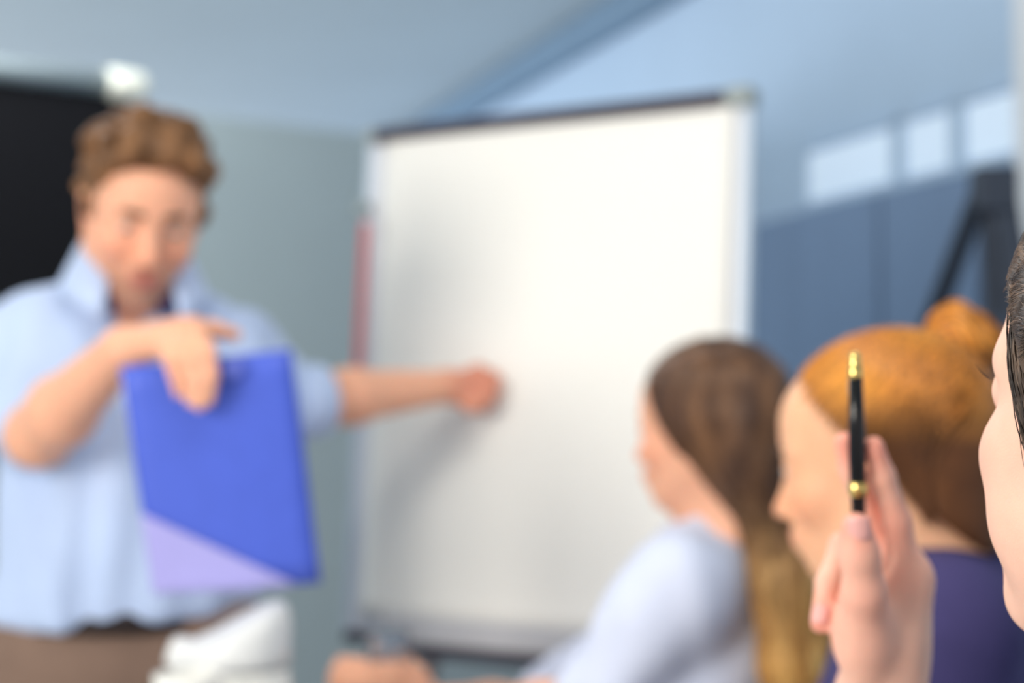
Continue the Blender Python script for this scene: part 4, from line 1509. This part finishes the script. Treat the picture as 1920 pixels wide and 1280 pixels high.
# loose wisps falling from the temple in front of the ear
nw = 1500
w0 = g.uniform(0, 1, nw) ** 1.3
s0 = np.stack([0.052 - 0.045 * w0, np.full(nw, 0.075), 0.050 + 0.006 * g.normal(size=nw)], 1)
sm = np.stack([0.044 - 0.045 * w0 + 0.0015 * g.normal(size=nw), np.full(nw, 0.075), np.full(nw, 0.006)], 1)
s2 = np.stack([0.030 - 0.034 * w0 + 0.003 * g.normal(size=nw), np.full(nw, 0.075), -0.020 - 0.020 * g.uniform(size=nw)], 1)
s1 = 2 * sm - (s0 + s2) / 2
head_cs = local(comb([('+', el((-0.012, 0, 0.030), (0.096, 0.071, 0.082)), 0), ('+', el((0.028, 0, -0.030), (0.058, 0.056, 0.080)), 0.04)]), ch_R, ch_t, cs)
pw = lay(head_cs, wc(s0), wc(s1), wc(s2), 16, 0.0, 8)
tl = np.linspace(0, 1, 16)[None, :]
nr = (pw - wc(np.array([0.0, 0, -0.01])))
nr /= np.linalg.norm(nr, axis=2, keepdims=True)
hgt = (0.010 * (1 - tl) ** 1.3 + 0.0022) * g.uniform(0.5, 1.2, (nw, 1)) + 0.0012 * np.sin(9 * tl + g.uniform(0, 6.28, (nw, 1)))
pw = pw + nr * hgt[..., None]
cc = dark_col(pw.reshape(-1, 3), 66).reshape(pw.shape) * g.uniform(0.4, 1.5, (nw, 1, 1))
strands('sideburn', pw, g.uniform(0.00025, 0.0005, nw), cc, M['strand'], hair_o4, kind='stuff')
# lashes of the eye that shows past the cheek
la = []
for sdd in (1, -1):
    for i in range(26):
        a = -0.9 + 1.8 * i / 25
        b0 = np.array([0.0762 + 0.0138 * math.cos(a), sdd * 0.032 + 0.0138 * math.sin(a), 0.0035])
        di = np.array([math.cos(a), math.sin(a), 0.35])
        la.append([ch_t + cs * (ch_R @ (b0 + di * 0.008 * v + np.array([0, 0, 0.004 * v * v]))) for v in np.linspace(0, 1, 6)])
la = np.array(la)
strands('eyelashes', la, np.full(len(la), 0.00009), np.tile(np.array(lin((26, 20, 18))), (len(la), 6, 1)), M['strand'], skin_c, kind='stuff')

# ------------------------------------------------------------------ the pen
p0, p1 = P(1603, 660, 1.040), P(1612, 1075, 1.052)
pa_ = nrm(p0 - p1)
L = float(np.linalg.norm(p0 - p1))
pen = empty('ballpoint_pen', p1, 'slim black pen with gold tip and ring held upright between fingers', 'pen')
mm = L / 415.0
h_ring, h_gold = L - 256 * mm, L - 47 * mm
lathe('barrel', p1, pa_, [(0.0012, 0), (0.0032, 0.012), (0.0042, 0.03), (0.0046, h_ring - 0.004), (0.0050, h_ring + 0.006), (0.0053, h_ring + 0.02), (0.0050, h_gold - 0.03), (0.0043, h_gold)], M['penblack'], pen, 28)
lathe('ring', p1 + pa_ * (h_ring - 0.004), pa_, [(0.0045, 0), (0.0058, 0.0004), (0.0060, 0.004), (0.0058, 0.0085), (0.0050, 0.009)], M['gold'], pen, 28)
lathe('gold_end', p1 + pa_ * h_gold, pa_, [(0.0043, 0), (0.0044, 0.001), (0.0042, 0.006), (0.0036, 0.0065), (0.0036, 0.012), (0.0034, 0.0148), (0.0022, 0.0156)], M['gold'], pen, 28)


# ------------------------------------------------------------------ chairs the three listeners sit on
def chair(pelvis, fwd, seat_z, label):
    f = nrm(np.array([fwd[0], fwd[1], 0]))
    l = np.cross(EZ, f)
    o = np.array([pelvis[0], pelvis[1], 0.0])
    c = empty('meeting_chair', o, label, 'chair', 'meeting chairs at the table')
    frame_box('seat', o, f, l, EZ, -0.20, 0.24, -0.215, 0.215, seat_z - 0.05, seat_z - 0.012, M['chair'], c, 0.012)
    frame_box('backrest', o - f * 0.235, f, l, EZ, -0.02, 0.01, -0.20, 0.20, seat_z + 0.08, seat_z + 0.31, M['chair'], c, 0.009)
    for sl in (-1, 1):
        for sf in (-1, 1):
            b = o + f * (0.02 + sf * 0.19) + l * (sl * 0.19)
            t = b + EZ * (seat_z - 0.05)
            tube('leg', [b, t], 0.011, M['steel'], c, 12)
        p = o - f * 0.20 + l * (sl * 0.16) + EZ * (seat_z - 0.04)
        tube('back_post', [p, p - f * 0.035 + EZ * 0.10, p - f * 0.040 + EZ * 0.25], 0.010, M['steel'], c, 12)


chair(butt, fdir, 0.492, 'chair the long-haired woman sits on')
chair(bbutt, bf, 0.490, 'chair the woman with the ginger bun sits on')
chair(cbutt, cf, 0.464, 'chair the person raising the pen sits on')
